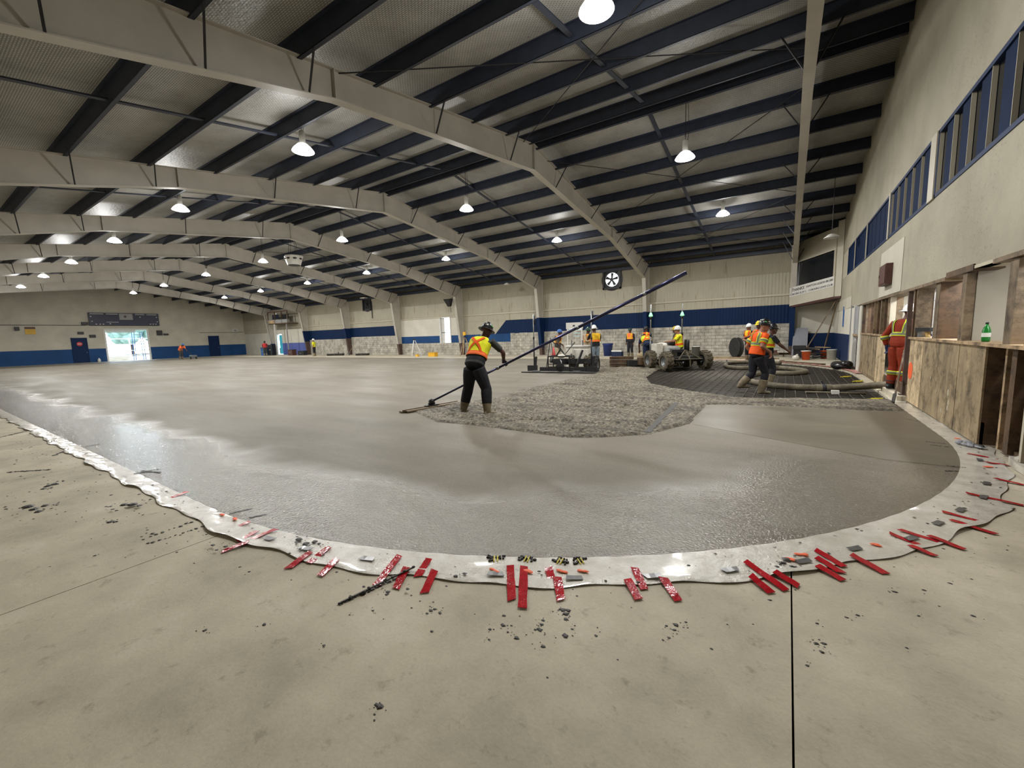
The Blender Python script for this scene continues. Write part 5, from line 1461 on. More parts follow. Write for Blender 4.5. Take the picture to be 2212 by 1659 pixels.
# 9 bending vest
person('worker in pale yellow vest bending over beside the ride on screed', (-5.05, 18.3, 0.0), 0.6,
       dict(pel=(0, -.1, .90), che=(0, .14, 1.12), neck=(0, .36, 1.20), head=(0, .50, 1.24), shR=(.19, .32, 1.18), shL=(-.19, .32, 1.18), elR=(.24, .42, .92), haR=(.2, .5, .68), elL=(-.24, .42, .92), haL=(-.2, .5, .68), look=(0, .7, -.7)),
       1.0, 'skin_dark', 'cloth_navy', 'short', 'cloth_navy', 'boot_mud', .6, 'hat_black', 'cap', 'cloth_lime', ('cloth_orange', 'cloth_orange', .32, .08), 'cloth_orange', None, .014)
# 10 orange shirt at the column
person('worker in orange shirt standing by the blue column beyond the ride on screed', (-6.15, 22.0, 0.0), 2.7,
       None, 1.0, 'skin_dark', 'cloth_orange', 'short', 'cloth_black', 'boot_mud', .6, 'hat_black', 'cap', None, ('cloth_amber', 'cloth_lime', .30, .07), None, None, .016, False, ('tape_silver', 'cloth_lime'))
# 11 white hat, yellow vest and jeans
person('worker in white hard hat, amber vest and pale jeans beside the screed mast', (-6.75, 16.55, 0.0), 0.9,
       dict(neck=(0, .02, 1.46), head=(-.02, .06, 1.615), elL=(-.24, .18, 1.2), haL=(-.1, .36, 1.3), fL=(.2, .8, .5), elR=(.26, .08, 1.14), haR=(.22, .28, 1.05), fR=(0, 1, 0), look=(-.1, 1, -.15)),
       1.03, 'skin_dark', 'cloth_black', 'short', 'cloth_jeans', 'boot_black', .4, 'hat_white', 'full', 'cloth_amber', ('cloth_fluor', 'cloth_orange', .30, .07), 'cloth_amber', None, .012)
# 12 green hat orange vest
person('worker in dark green hard hat and orange vest facing the screed mast', (-7.75, 18.1, 0.0), -1.9,
       dict(elR=(.26, .12, 1.16), haR=(.18, .34, 1.15), fR=(0, 1, 0), look=(-.2, 1, -.2)), 1.0, 'skin_dark', 'cloth_tan', 'long', 'cloth_charcoal', 'boot_mud', .5, 'hat_green', 'full', 'cloth_fluor', ('cloth_amber', 'cloth_amber', .34, .05), None, None, .015)
# 13 blue hat
person('worker in blue hard hat, red vest and tan trousers behind the float pole', (-8.9, 17.3, 0.0), -0.9,
       dict(neck=(0, .06, 1.46), head=(0, .11, 1.61), elL=(-.26, .1, 1.14), haL=(-.2, .3, 1.0)), .97, 'skin_dark', 'cloth_charcoal', 'short', 'cloth_tan', 'boot_mud', .5, 'hat_blue', 'cap', 'cloth_maroon', ('cloth_fluor', 'cloth_lime', .36, .06), None, None, .014)
# 14 standing by the cooler
person('worker in open orange vest standing by the cooler at the block wall', (-7.85, 24.7, 0.0), 2.95,
       None, .98, 'skin_dark', 'cloth_black', 'long', 'cloth_black', 'boot_mud', .5, 'hat_green', 'cap', 'cloth_fluor', ('cloth_amber', 'cloth_amber', .34, .05), None, None, .016)
# 15 far yellow vest
person('far worker in yellow vest standing in front of the whitish block bay', (-40.3, 24.3, 0.0), 2.2,
       dict(elR=(.30, .05, 1.14), haR=(.2, .22, .98)), 1.0, 'skin_mid', 'cloth_yellow', 'short', 'cloth_black', 'boot_mud', .6, 'hat_white', 'cap', 'cloth_yellow', None, None, None, .02)
# 16 far red shirt
person('far worker in red shirt leaning near the turquoise door', (-49.8, 24.1, 0.0), 1.1,
       dict(che=(0, .1, 1.22), neck=(0, .24, 1.42), head=(0, .34, 1.55), shR=(.19, .24, 1.37), shL=(-.19, .24, 1.37), elR=(.24, .35, 1.1), haR=(.2, .5, .95), elL=(-.24, .35, 1.1), haL=(-.2, .5, .95)), 1.0, 'skin_dark', 'cloth_red', 'short', 'cloth_charcoal', 'boot_mud', .5, 'hat_black', 'cap', None, None, None, None, .02)
# 17 far left with cart
person('far worker in orange vest bent over a small cart at the end wall', (-54.9, 17.8, 0.0), -1.3,
       dict(pel=(0, -.08, .93), che=(0, .12, 1.18), neck=(0, .32, 1.36), head=(0, .44, 1.46), shR=(.19, .30, 1.32), shL=(-.19, .30, 1.32), elR=(.24, .4, 1.05), haR=(.2, .6, .9), elL=(-.24, .4, 1.05), haL=(-.2, .6, .9)), 1.05, 'skin_dark', 'cloth_fluor', 'short', 'cloth_charcoal', 'boot_mud', .5, 'hat_blue', 'cap', 'cloth_fluor', None, None, None, .02)
flush_jobs()

# ================================================================== BULL FLOAT
t = thing('bull_float', 'long handled bull float with wooden blade dragged over the wet slab', 'bull float', (-6.31, 6.35, 0.006))
bl = MB()
for dx, w_, z0_, l0, l1 in ((-0.055, 0.10, 0.0, -0.71, 0.71), (0.06, 0.09, 0.012, -0.66, 0.74)):
    bl.bar((dx - 0.12, l0, 0.02 + z0_), (dx + 0.12, l1, 0.02 + z0_), w_, 0.028)
bl.build('blade', 'float_wood', t)
MB().bar((-0.12, -0.7, 0.045), (0.12, 0.7, 0.045), 0.03, 0.03).build('stiffener', 'dark_wood', t)
MB().bar((-0.03, -0.16, 0.066), (0.03, 0.16, 0.066), 0.09, 0.012).build('base_plate', 'black_paint', t)
S0 = V((-0.03, 0.05, 0.14)); E0 = V((-1.53 + 6.31, 7.94 - 6.35, 2.50))
br_ = MB(); br_.ell((-0.03, 0.03, 0.13), (0.07, 0.06, 0.07)); br_.bar((-0.03, -0.03, 0.07), (-0.03, 0.02, 0.15), 0.06, 0.05); br_.bar((-0.03, 0.09, 0.07), (-0.03, 0.06, 0.15), 0.06, 0.05)
br_.build('swivel_bracket', 'black_paint', t, True)
for i, (a_, b__, r_) in enumerate(((0.0, 0.30, 0.022), (0.295, 0.62, 0.026), (0.615, 0.86, 0.030), (0.855, 1.0, 0.034))):
    MB().tube([S0.lerp(E0, a_), S0.lerp(E0, b__)], r_, 12).build('pole_section', 'pole_blue', t, True)
for a_ in (0.30, 0.62, 0.86):
    c = S0.lerp(E0, a_); d = (E0 - S0).normalized()
    MB().tube([c - d * 0.03, c + d * 0.03], 0.036, 12).build('pole_collar', 'grey_steel', t, True)

# ================================================================== SCREED MACHINES
def wheel(parent, c, r, w, axis=V((1, 0, 0)), mn='tyre', lugs=14):
    b_ = MB()
    prof = [(r * .55, -w * .5), (r * .8, -w * .52), (r * .93, -w * .42), (r * .95, 0), (r * .93, w * .42), (r * .8, w * .52), (r * .55, w * .5)]
    b_.lathe(prof, 24, c, axis, caps=False)
    u, n = basis(axis)
    for i in range(lugs):
        for sg in (-1, 1):
            a_ = 2 * PI * (i + (0.25 if sg > 0 else 0)) / lugs
            p0 = V(c) + (u * math.cos(a_) + n * math.sin(a_)) * r * .96 + axis * (sg * w * .04)
            a2_ = a_ + 0.20
            p1 = V(c) + (u * math.cos(a2_) + n * math.sin(a2_)) * r * .93 + axis * (sg * w * .47)
            up = (u * math.cos(a_) + n * math.sin(a_))
            b_.bar(p0, p1, r * .10, r * .12, up)
    o = b_.build('wheel', mn, parent)
    MB().lathe([(0.001, -w * .12), (r * .3, -w * .12), (r * .5, -w * .3), (r * .57, -w * .4), (r * .57, w * .4), (r * .5, w * .3), (r * .3, w * .12), (0.001, w * .12)], 18, c, axis).build('rim', 'grey_steel', o)
    return o
# --- walk behind screed (left)
sc = thing('screed_machine', 'black vibrating screed with two masts and tubular frame', 'screed', (-7.40, 14.5, 0.012), 0.133)
for xa, xb, zt in ((-1.33, -0.95, .27), (-0.80, -0.42, .20), (-0.42, 0.45, .22), (0.45, 1.1, .20), (1.1, 1.5, .24)):
    MB().box(xa, xb - 0.01, -0.08, 0.10, 0.05, zt).build('plough_beam', 'black_paint', sc)
MB().box(-1.5, 1.55, -0.30, -0.16, 0.0, 0.04).build('vibrating_board', 'galv', sc)
MB().box(-1.5, 1.55, -0.32, -0.30, 0.0, 0.035).build('board_edge', 'black_paint', sc)
for x_ in (-0.9, 0.75):
    MB().box(x_ - 0.14, x_ + 0.14, -0.28, -0.06, 0.04, 0.08).build('hinge_plate', 'grey_steel', sc)
for x_, h0, h1 in ((-1.06, 1.15, 2.30), (1.28, 1.10, 2.35)):
    m_ = MB().tube([(x_, 0, 0.2), (x_, 0, h0 + .2)], 0.028, 8).build('mast', 'black_paint', sc, True)
    MB().tube([(x_, 0, h0), (x_, 0, h1)], 0.019, 8).build('mast_rod', 'galv', m_, True)
    MB().tube([(x_ + .05, 0, h1 - .42), (x_ + .05, 0, h1 - .05)], 0.03, 8).build('laser_receiver', 'black_paint', m_, True)
    MB().tube([(x_, 0, h0 + .16), (x_, 0, h0 + .26)], 0.035, 8).build('mast_clamp', 'black_paint', m_, True)
    MB().bar((x_ + .04, 0, .2), (x_ + .09, 0, .62), .08, .06).build('mast_foot', 'black_paint', m_)
fr = MB()
for y_ in (-0.05, 0.55):
    fr.bar((-.45, y_, .62), (.42, y_, .62), .04); fr.bar((-.45, y_, .05), (-.45, y_, .62), .04); fr.bar((.42, y_, .05), (.42, y_, .62), .04); fr.bar((-.45, y_, .32), (.42, y_, .32), .03)
for x_ in (-.45, .42):
    fr.bar((x_, -.05, .62), (x_, .55, .62), .04)
fr.build('tube_frame', 'black_paint', sc)
e_ = MB().box(-.30, .15, .05, .45, .30, .52).build('engine', 'dark_steel', sc)
MB().lathe([(.001, 0), (.1, 0), (.12, .03), (.12, .1), (.001, .12)], 14, (-.34, .2, .47), (-1, 0, 0)).build('air_filter', 'grey_steel', e_, True)
MB().ell((.02, .2, .62), (.16, .12, .08)).build('fuel_tank', 'machine_white', e_, True)
MB().tube([(.05, -.02, .5), (.1, -.06, .42), (.12, -.06, .30), (.16, -.04, .2)], .02, 6).build('exhaust', 'galv', e_, True)
MB().lathe([(.05, 0), (.17, .0), (.18, .03), (.05, .04)], 18, (.05, -.08, .2), (0, 1, 0)).build('flywheel', 'black_paint', e_)
for a_, b__ in (((-.43, .5, .6), (-.62, .7, 1.35)), ((-.55, -.02, .1), (-.40, .1, 1.25)), ((-.35, .1, 1.25), (.1, .3, .7)), ((.1, .3, .65), (.45, .6, 1.15)), ((.12, .3, .68), (-.25, .2, 1.3))):
    MB().tube([a_, b__], .017, 6).build('handle_bar', 'black_paint', sc)
MB().bar((.62, .1, .15), (.86, .25, .85), .12, .06).build('lift_ram', 'black_paint', sc)
MB().bar((-.25, .3, .6), (-.05, .35, .9), .1, .05).build('lift_ram', 'black_paint', sc)
wheel(sc, V((.95, .75, .34)), .35, .24); wheel(sc, V((1.3, .55, .30)), .31, .2, mn='tyre_black'); wheel(sc, V((.35, .8, .34)), .35, .24)
MB().box(.1, 1.3, .4, .9, .30, .5).build('chassis', 'dark_steel', sc)
MB().box(.35, 1.0, .55, .9, .5, .85).build('engine_cover', 'machine_white', sc)
# --- pump cart behind it: pale cabinet
t = thing('power_unit', 'pale grey power unit cabinet beside the screed machine', 'cabinet', (-7.75, 17.05, 0.0), 0.2)
MB().box(-.48, .48, -.3, .3, .05, .92).build('cabinet', 'machine_white', t)
MB().box(-.52, .52, -.34, .34, .92, .98).build('lid', 'off_white', t)
MB().box(-.30, .12, -.31, -.30, .3, .62).build('vent', 'grey_board', t)
MB().box(.22, .42, -.31, -.30, .45, .75).build('control_plate', 'black_paint', t)
for x_ in (-.3, .2):
    MB().tube([(x_, 0, .98), (x_, 0, 1.2)], .03, 8).build('filler_cap', 'grey_steel', t)
# --- ride on screed (right)
rs = thing('ride_on_screed', 'muddy ride on laser screed with four lugged tyres and two green lit masts', 'screed', (-3.62, 17.28, 0.0), 0.75)
for x_ in (-.82, .78):
    for y_ in (-.62, .60):
        wheel(rs, V((x_, y_, .36)), .37, .28)
ch = MB()
ch.box(-.6, .6, -.75, .85, .38, .50); ch.bar((-.7, -.62, .36), (.7, -.62, .36), .08); ch.bar((-.7, .6, .36), (.7, .6, .36), .08)
ch.build('chassis', 'tyre_black', rs)
MB().box(-.35, .35, .25, .85, .5, .92).build('engine_cover', 'machine_white', rs)
MB().ell((-.25, .75, .9), (.3, .25, .13)).build('tank', 'machine_white', rs, True)
MB().box(-.68, -.42, .35, .8, .38, 1.0).build('side_cover', 'machine_white', rs)
MB().ell((.0, .35, 1.0), (.22, .2, .12)).build('console', 'dark_steel', rs, True)
MB().tube([(0, .2, .95), (0, .05, 1.12)], .02, 8).build('steering_column', 'black_paint', rs)
MB().tube([(.18 * math.cos(a_), .03 + .1 * math.sin(a_), 1.13 + .12 * math.sin(a_)) for a_ in [2 * PI * i / 14 for i in range(14)]], .014, 6, True).build('steering_wheel', 'black_paint', rs)
st_ = MB().box(-.24, .24, -.22, .24, .66, .76).build('seat', 'seat_black', rs, False, (0, -.15, 0))
st_.rotation_euler = (0, 0, 1.15)
bk_ = MB()
bk_.loft([[V((x_ * w_, -.26 + dy, z_)) for x_, dy in ((-1, 0), (-.85, -.07), (.85, -.07), (1, 0), (.85, .06), (-.85, .06))] for z_, w_ in ((.68, .22), (.74, .27), (1.0, .28), (1.10, .25), (1.14, .16))])
bk_.build('backrest', 'seat_black', st_, True)
MB().box(-.05, .07, -.345, -.335, .96, 1.0).build('maker_plate', 'sticker', st_)
MB().bar((0, -.18, .45), (0, -.15, .68), .14, .12).build('seat_post', 'tyre_black', rs)
for a_, b__ in (((-.45, -.85, .42), (0, -.55, .75)), ((.45, -.85, .42), (0, -.55, .75)), ((-.5, -.88, .42), (.5, -.88, .42)), ((-.5, -.88, .40), (-.6, -.3, .5)), ((.5, -.88, .40), (.6, -.3, .5)), ((0, -.88, .42), (0, -.6, .7)), ((0, -.88, .42), (0, -.9, .14))):
    MB().tube([a_, b__], .024, 8).build('rear_brace', 'tyre', rs)
MB().lathe([(.13, 0), (.15, .36), (.155, .36), (.14, .38), (.001, .38)], 16, (.45, -.55, .5)).build('bucket', 'bucket_white', rs, True)
hb_ = MB().box(-1.45, 1.3, 1.25, 1.45, .08, .3).build('plough_head', 'tyre_black', rs)
MB().box(-1.5, 1.35, 1.5, 1.62, .02, .06).build('vibrating_board', 'tyre', rs)
MB().bar((-.4, .85, .5), (-.4, 1.3, .3), .08).build('boom_arm', 'tyre_black', rs); MB().bar((.4, .85, .5), (.4, 1.3, .3), .08).build('boom_arm', 'tyre_black', rs)
for x_ in (-.42, 1.02):
    m_ = MB().tube([(x_, 1.35, .3), (x_, 1.35, 1.35)], .035, 8).build('mast', 'grey_steel', rs, True)
    MB().tube([(x_, 1.35, 1.3), (x_, 1.35, 2.62)], .024, 8).build('mast_rod', 'galv', m_, True)
    MB().tube([(x_, 1.35, 1.28), (x_, 1.35, 1.42)], .05, 8).build('mast_clamp', 'black_paint', m_, True)
    MB().lathe([(.06, 0), (.085, .02), (.03, .16), (.001, .17)], 14, (x_, 1.35, 2.12)).build('receiver_light', 'laser_glow', m_, True)
    MB().lathe([(.05, -.12), (.05, 0), (.001, 0)], 12, (x_, 1.35, 2.12)).build('receiver_body', 'black_paint', m_, True)
MB().box(-1.05, -.75, 1.0, 1.3, .12, .42).build('end_box', 'dark_wood', rs)
t = thing('muddy_box', 'muddy brown box frame on the rough concrete left of the ride on screed', 'box', (-5.95, 17.55, 0.02), 0.3)
for z_ in (0.0, .16, .32):
    MB().box(-.5, .5, -.2, .2, z_, z_ + .12).build('board', 'dark_wood', t)

# ================================================================== PUMP HOSE
def smooth_path(P, n=8):
    P = [V(p) for p in P]
    out = []
    for i in range(len(P) - 1):
        a = P[max(i - 1, 0)]; b_ = P[i]; c = P[i + 1]; d = P[min(i + 2, len(P) - 1)]
        for j in range(n):
            s = j / n
            out.append(0.5 * ((2 * b_) + (c - a) * s + (2 * a - 5 * b_ + 4 * c - d) * s * s + (3 * b_ - a - 3 * c + d) * s ** 3))
    out.append(P[-1])
    return out
HP1 = [(2.85, 12.25, .16), (2.5, 12.3, .17), (2.0, 12.4, .15), (1.4, 12.45, .075), (.9, 12.35, .03), (.4, 12.25, .03), (-.1, 12.35, .03), (-.54, 12.85, .03), (-.87, 13.43, .03), (-.99, 14.3, .03), (-.85, 15.3, .03), (-.5, 15.95, .03), (-.1, 15.85, .03), (.27, 16.1, .03), (.55, 16.75, .03), (.36, 17.43, .03), (-.05, 17.92, .03), (-.44, 18.04, .03), (-.84, 17.94, .03), (-1.42, 17.7, .03), (-1.84, 18.0, .03), (-2.1, 19.07, .03), (-2.05, 20.3, .03), (-1.6, 20.78, .03), (-.99, 20.87, .03), (-.2, 20.5, .03)]
hz_ = thing('pump_hose', 'thick muddy concrete pump hose snaking over the mesh from the doorway', 'hose', (0, 0, 0))
path = smooth_path(HP1, 7)
MB().tube(path, .078, 12).build('hose', 'hose_rubber', hz_, True)
for i in (30, 77, 118, 150):
    c = path[i]; d = (path[i + 1] - path[i - 1]).normalized()
    cl = MB().tube([c - d * .16, c + d * .16], .092, 14).build('coupling', 'hose_rubber', hz_, True)
    MB().tube([c - d * .035, c + d * .035], .112, 14).build('clamp_ring', 'dark_steel', cl, True)
    MB().bar(c + V((0, 0, .1)), c + V((0, 0, .17)) + d * .05, .04, .03).build('clamp_lever', 'dark_steel', cl)
t = thing('hose_saddle', 'short pale pipe offcut lying in front of the pump hose', 'pipe', (.95, 11.85, -.02), 0.1)
MB().tube([(-.55, 0, 0), (.55, .05, 0)], .026, 10).build('pipe', 'hose_rubber', t, True)
MB().box(-.07, .07, -.05, .05, -.026, .06).build('saddle', 'off_white', t)

# ================================================================== SITE CLUTTER
t = thing('cable_drum', 'big black drum standing against the block wall', 'drum', (-2.25, 24.9, 0), 0.35)
MB().lathe([(.001, -.13), (.5, -.13), (.52, -.11), (.52, -.08), (.49, -.05), (.49, .05), (.52, .08), (.52, .11), (.5, .13), (.001, .13)], 30, (0, 0, .52), (1, .25, 0)).build('drum', 'tyre_black', t)
for s_ in (-1, 1):
    MB().lathe([(.001, 0), (.18, 0), (.16, .015), (.001, .02)], 16, V((0, 0, .52)) + V((1, .25, 0)).normalized() * .13 * s_, V((1, .25, 0)) * s_).build('hub', 'dark_steel', t)
def trestle(x, y, label, mn, h=1.35, yellow=False):
    t = thing('survey_tripod', label, 'tripod', (x, y, 0), 0.4)
    for i in range(3):
        a_ = 2 * PI * i / 3 + .5
        MB().tube([(0.06 * math.cos(a_), .06 * math.sin(a_), h), (.34 * math.cos(a_), .34 * math.sin(a_), h * .45), (.6 * math.cos(a_), .6 * math.sin(a_), 0)], [.035, .04, .022], 6).build('leg', mn, t)
    MB().lathe([(.001, 0), (.1, 0), (.1, .05), (.05, .06), (.04, .16), (.001, .17)], 12, (0, 0, h)).build('head', 'dark_steel', t)
    if yellow:
        MB().box(-.1, .1, -.08, .08, h + .17, h + .42).build('laser_level', 'crate_yellow', t)
trestle(-26.5, 25.0, 'pale survey tripod standing by the far block wall', 'off_white')
trestle(-20.6, 24.6, 'wooden survey tripod with yellow level behind the float worker', 'raw_plank', 1.45, True)
t = thing('yellow_crate', 'yellow plastic crate on the walkway at the block wall', 'crate', (-23.8, 24.4, 0))
MB().box(-.34, .34, -.2, .2, 0, .3).build('tub', 'crate_yellow', t)
MB().box(-.36, .36, -.22, .22, .3, .34).build('lid', 'crate_yellow', t)
t = thing('yellow_case', 'small yellow case at the foot of the pale tripod', 'case', (-25.5, 24.3, 0))
MB().box(-.12, .12, -.1, .1, 0, .17).build('case', 'crate_yellow', t); MB().tube([(-.06, 0, .17), (-.04, 0, .21), (.04, 0, .21), (.06, 0, .17)], .012, 6).build('handle', 'black_paint', t)
t = thing('traffic_cone', 'red traffic cone at the block wall behind the screed', 'cone', (-13.5, 25.6, 0))
MB().box(-.2, .2, -.2, .2, 0, .03).build('base', 'cone_red', t); MB().lathe([(.15, .03), (.03, .62), (.001, .62)], 18).build('cone', 'cone_red', t, True)
t = thing('blue_bin', 'blue lined rubbish bin against the block wall', 'bin', (-9.7, 25.9, 0))
MB().lathe([(.25, 0), (.31, .72), (.33, .74), (.33, .78), (.28, .78), (.24, .05), (.001, .05)], 18).build('bin', 'bin_blue', t, True)
MB().lathe([(.336, .70), (.345, .77), (.345, .80), (.32, .81)], 18, caps=False).build('liner', 'bin_blue', t, True)
t = thing('cooler_box', 'navy cooler box with white lid at the block wall', 'cooler', (-8.6, 24.6, 0))
MB().box(-.3, .3, -.2, .2, 0, .34).build('box', 'cloth_navy', t); MB().box(-.31, .31, -.21, .21, .34, .42).build('lid', 'off_white', t); MB().tube([(-.32, 0, .28), (-.34, 0, .5), (.34, 0, .5), (.32, 0, .28)], .012, 6).build('handle', 'grey_steel', t)
t = thing('spare_boots', 'pale work bag on the floor beside the cooler worker', 'bag', (-7.2, 24.6, 0))
MB().ell((0, 0, .16), (.22, .16, .17)).build('bag', 'cloth_tan', t, True); MB().tube([(-.1, 0, .28), (0, 0, .42), (.1, 0, .28)], .012, 6).build('strap', 'dark_wood', t)
# corner pile under the booth
def bucket(x, y, mn, label, r=.15, h=.36):
    t = thing('bucket', label, 'bucket', (x, y, 0), random.uniform(0, 3), 'buckets under the booth')
    MB().lathe([(r * .85, 0), (r, h * .95), (r * 1.06, h * .95), (r * 1.06, h), (r * .95, h), (r * .8, .03), (.001, .03)], 18).build('pail', mn, t, True)
    MB().tube([(r * 1.05 * math.cos(a_), .25 * r * math.sin(a_), h * .9 - .12 * math.sin(a_)) for a_ in [PI * i / 10 for i in range(11)]], .005, 5).build('handle', 'grey_steel', t)
    return t
b1 = bucket(.72, 23.1, 'bucket_orange', 'orange bucket with a plastered rim left in the pile under the booth', .17, .38)
MB().lathe([(.12, 0), (.2, .02), (.2, .05), (.001, .07)], 14, (0, 0, .37)).build('lid', 'bucket_white', b1)
bucket(1.46, 24.2, 'bucket_orange', 'orange bucket beside the props under the booth', .17, .36)
bucket(1.66, 23.3, 'bucket_white', 'white bucket with clear lid by the door frame', .19, .46)
t = thing('clear_bag', 'crumpled clear plastic bag left of the plastered orange bucket', 'bag', (.34, 22.95, 0))
MB().ell((0, 0, .11), (.15, .13, .12)).build('bag', 'plastic_sheet', t, True); MB().ell((.05, 0, .23), (.05, .04, .05)).build('knot', 'plastic_sheet', t, True)
t = thing('tool_heap', 'heap of dark hoses, offcuts and tools under the booth', 'tool heap', (1.0, 23.95, 0))
for i in range(16):
    a_ = random.uniform(-.5, .5); L_ = random.uniform(.3, .7); z_ = .05 + .03 * i
    x_ = random.uniform(-.35, .4); y_ = random.uniform(-.2, .2)
    MB().bar((x_ - L_ * .5, y_ - a_ * .3, z_ + random.uniform(-.05, .05)), (x_ + L_ * .5, y_ + a_ * .3, z_ + random.uniform(-.02, .12)), .05, .04).build('offcut', random.choice(['dark_wood', 'black_paint', 'grey_steel', 'raw_plank', 'dark_steel']), t)
MB().box(-.75, -.3, -.15, .2, .05, .45).build('toolbox', 'black_paint', t); MB().box(-.78, -.27, -.18, .23, .45, .62).build('toolbox_lid', 'dark_steel', t)
t = thing('brick_pile', 'low pile of brown rubble beside the blue corner column', 'rubble', (-.35, 25.4, 0))
for i in range(14):
    MB().box(0, .28, 0, .14, 0, .11).build('rubble_brick', random.choice(['brown_cabinet', 'dark_wood', 'block']), t, False, (random.uniform(-.5, .3), random.uniform(-.2, .2), (i // 5) * .11)).rotation_euler = (0, 0, random.uniform(-.3, .3))
t = thing('leaning_board', 'tall grey board leaning against the wall under the booth', 'board', (.55, 26.3, 0))
MB().prism([(-.36, 0, 0), (.30, 0, 0), (.33, .55, 1.42), (-.30, .55, 1.45)], (0, .03, .01)).build('board', 'grey_board', t)
for i, (a_, b__, lb) in enumerate((((.82, 24.9, .5), (1.80, 24.75, 2.66), 'thin timber prop slanting left under the booth'), ((1.44, 25.3, 0.02), (1.86, 24.75, 2.66), 'steeper timber prop under the booth beside the orange bucket'))):
    t = thing('timber_prop', lb, 'prop', (a_[0], a_[1], 0))
    MB().bar((0, 0, a_[2]), (b__[0] - a_[0], b__[1] - a_[1], b__[2]), .05, .04).build('post', 'stud_wood', t)
    MB().box(-.1, .1, -.08, .08, 0, a_[2] + .01).build('foot_block', 'dark_wood', t)
t = thing('black_bag', 'black rubbish bag slumped by the plywood wall', 'bag', (1.62, 18.55, 0))
bb = MB(); bb.ell((0, 0, .1), (.32, .5, .16)); bb.ell((.1, -.2, .16), (.2, .25, .14)); bb.ell((-.1, .2, .12), (.2, .3, .13))
bb.build('bag', 'bag_black', t, True); MB().ell((.1, -.5, .2), (.08, .1, .06)).build('knot', 'bag_black', t, True)
for i, (x0_, y0_, x1_, y1_, w_, lb) in enumerate(((-4.2, 24.1, -1.2, 24.2, .25, 'long pale plank on the walkway below the block wall'), (-4.0, 23.5, -.3, 23.6, .2, 'muddy long plank nearer the slab in front of the drum'), (-.2, 20.9 + .7, 1.2, 20.1, .2, 'dark muddy plank lying at the corner sheeting'))):
    t = thing('plank', lb, 'plank', ((x0_ + x1_) / 2, (y0_ + y1_) / 2, 0), math.atan2(y1_ - y0_, x1_ - x0_), 'planks on the walkway')
    L_ = math.hypot(x1_ - x0_, y1_ - y0_)
    MB().box(-L_ / 2, L_ / 2, -w_ / 2, w_ / 2, 0.0, .05).build('board', ('raw_plank', 'plywood', 'dark_wood')[i], t)
    MB().box(-L_ / 2, -L_ / 2 + .1, -w_ / 2 + .02, w_ / 2 - .02, .05, .07).build('cleat', 'dark_wood', t)
# things on the wall and around the doorway
sill_ = struct(MB().box(XE - 0.12, XE + 0.5, 10.85, 13.1, 0.0, 0.095).build('trim_4', 'dry_concrete'), 'raised concrete threshold of the doorway')
t = thing('soda_bottle', 'green plastic bottle standing on the plank sill', 'bottle', (XE + .09, 7.52, SILL)).scale = (.84,) * 3
t = bpy.context.scene.objects['soda_bottle']
MB().lathe([(.04, 0), (.046, .02), (.046, .16), (.036, .2), (.018, .24), (.016, .26)], 16).build('bottle', 'bottle_green', t, True)
MB().lathe([(.0475, .07), (.0475, .13)], 16, caps=False).build('label', 'label_white', t, True)
MB().lathe([(.019, .26), (.019, .285), (.001, .285)], 12).build('cap', 'black_paint', t, True)
t = thing('rubber_rake', 'long handled tool leaning from the slab edge to the doorway post', 'rake', (1.74, 10.55, 0.02))
MB().tube([(0, 0, 0), (.26, .95, .95)], .016, 8).build('handle', 'stud_wood', t); MB().bar((-.02, -.06, .0), (.03, .12, .14), .05, .03).build('head', 'mud', t)
t = thing('steel_post', 'dark steel post standing in the doorway beside the coverall worker', 'post', (XE + .02, 11.1, .095), 0)
MB().bar((0, 0, 0), (.0, .05, 2.02), .07, .07).build('post', 'rust_base', t); MB().box(-.08, .08, -.08, .08, 0, .015).build('base_plate', 'rust_base', t)
t = thing('nail_gun', 'black and tan nail gun resting on the plywood sill', 'nail gun', (XE + .1, 10.35, SILL), .4)
MB().box(-.05, .05, -.18, .16, .10, .17).build('body', 'black_paint', t); MB().bar((0, -.05, .1), (0, -.09, 0), .04, .05).build('grip', 'glove_tan', t); MB().bar((0, .12, .1), (0, .12, 0), .04, .04).build('magazine', 'grey_steel', t)
t = thing('blue_tarp', 'blue tarp hung in the doorway behind the coverall worker', 'tarp', (XE + .35, 12.86, .0), 0)
b_ = MB(); pts = []
for i in range(13):
    for z_ in (0.1, .5, .95):
        pts.append((.03 * math.sin(i * 1.3) + .02 * z_, -.2 + .4 * i / 12, z_))
b_.add(pts, [(i * 3 + j, (i + 1) * 3 + j, (i + 1) * 3 + j + 1, i * 3 + j + 1) for i in range(12) for j in range(2)])
b_.build('sheet', 'cloth_navy', t, True); MB().tube([(.03, -.22, .95), (.03, .22, .95)], .012, 6).build('rail', 'grey_steel', t)
# rubble in the opened bay at the right edge
t = thing('broken_curb', 'broken concrete curb lump at the opened wall bay', 'rubble', (2.05, 6.05, 0))
b_ = MB(); b_.loft([[V((x_, y_, z_ + random.uniform(-.01, .01))) for x_, y_ in ((-.08, -.9), (.12, -.9), (.12, .4), (-.04, .42), (-.09, .1))] for z_ in (0, .07)]); b_.build('curb', 'block', t)
for (x_, y_, r_) in ((.02, .2, .09), (.06, .0, .05), (-.02, -.3, .06), (.05, .3, .05)):
    MB().ell((x_, y_, .09), (r_, r_ * 1.2, r_ * .5), n=7, m=5).build('stone', 'block', t)
t = thing('grey_rag', 'grey wet rag and foil scrap at the wall end of the sheeting', 'rag', (1.87, 7.1, .02), .3)
b_ = MB()
for q in range(9):
    b_.ell((random.uniform(-.07, .07), random.uniform(-.16, .16), .016), (random.uniform(.02, .05), random.uniform(.03, .08), random.uniform(.01, .022)), n=7, m=4)
b_.build('rag', 'grey_board', t); MB().ell((.04, -.1, .03), (.03, .07, .012), n=7, m=4).build('fold', 'mud', t)
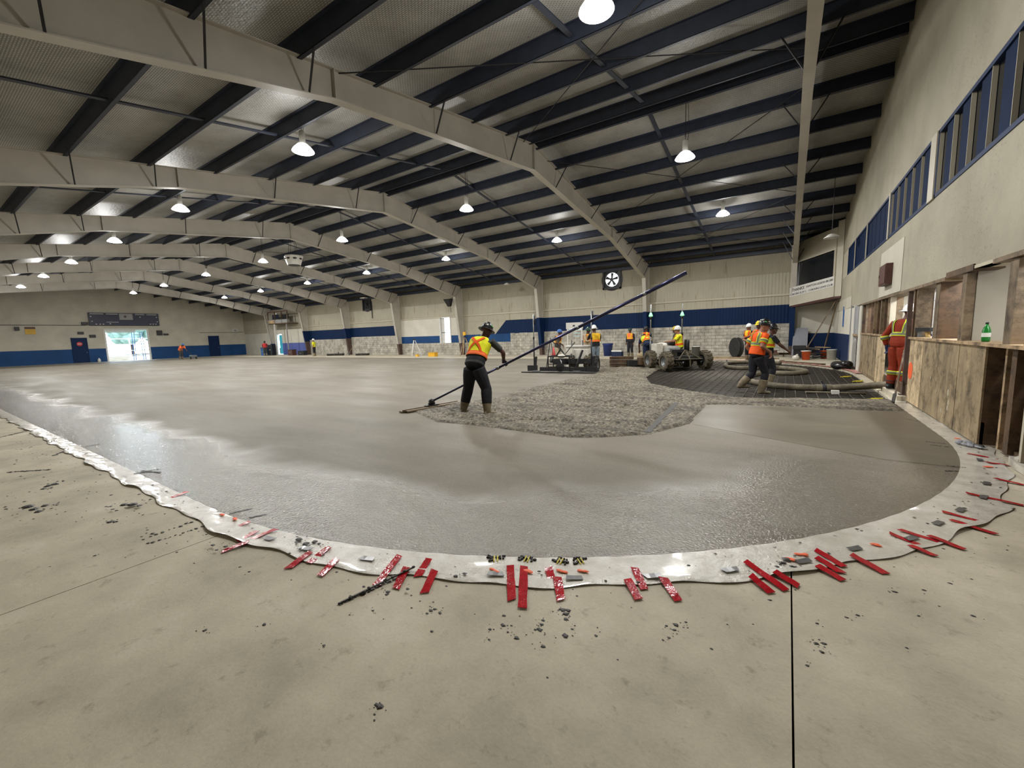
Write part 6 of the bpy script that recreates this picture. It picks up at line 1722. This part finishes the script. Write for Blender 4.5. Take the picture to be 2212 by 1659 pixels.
# far clutter
t = thing('hand_cart', 'small cart in front of the bent worker at the end wall', 'cart', (-52.9, 18.2, 0))
MB().box(-.3, .3, -.25, .25, .25, .42).build('tray', 'grey_steel', t); MB().tube([(-.3, 0, .4), (-.9, -.1, .95)], .03, 6).build('handle', 'dark_steel', t)
for y_ in (-.25, .25): MB().lathe([(.05, -.03), (.18, -.03), (.18, .03), (.05, .03)], 14, (0, y_, .18), (0, 1, 0)).build('wheel', 'tyre_black', t)
for i, (x_, y_, mn, lb, w_, h_) in enumerate(((-46.9, 25.6, 'brown_cabinet', 'reddish tool chest by the periwinkle wall', .9, .6), (-45.3, 25.9, 'dark_steel', 'dark equipment box at the sixth column', 1.0, .45), (-50.9, 25.4, 'black_paint', 'black speaker case beside the turquoise door', .7, 1.2), (-51.6, 24.9, 'blue_metal', 'blue barrel case by the far column', .6, .9), (-34.6, 25.8, 'mud', 'low dark coil at the block wall of the fifth bay', 1.2, .14), (-38.4, 25.4, 'mud', 'dark curved offcut by the whitish block bay', 1.6, .14))):
    t = thing('equipment_case', lb, 'equipment', (x_, y_, 0), 0.1 * i, 'gear along the far walls')
    MB().box(-w_ / 2, w_ / 2, -.25, .25, 0, h_).build('case', mn, t); MB().box(-w_ / 2 - .02, w_ / 2 + .02, -.27, .27, h_, h_ + .05).build('lid', 'dark_steel', t); MB().box(-.1, .1, -.29, -.26, h_ * .5, h_ * .6).build('latch', 'galv', t)
for x_, y_, lb in ((-37.0, 26.0, 'nearer the fifth bay'), (-39.2, 26.2, 'beside the far worker')):
    t = thing('leaning_shovel', 'shovel leaning on the whitish block wall, ' + lb, 'shovel', (x_, y_, 0), 0, 'shovels on the far wall')
    MB().tube([(0, 0, .25), (.3, .7, 1.4)], .018, 6).build('handle', 'raw_plank', t); MB().prism([(-.12, -.02, 0), (.12, -.02, 0), (.1, .1, .3), (-.1, .1, .3)], (0, .012, .005)).build('blade', 'dark_steel', t)
t = thing('white_jug', 'small white jug at the foot of the end wall', 'jug', (XF + .5, 12.5, 0))
MB().lathe([(.12, 0), (.13, .25), (.05, .38), (.04, .42), (.001, .42)], 12).build('jug', 'off_white', t, True); MB().lathe([(.045, .42), (.045, .46), (.001, .46)], 10).build('cap', 'blue_metal', t)
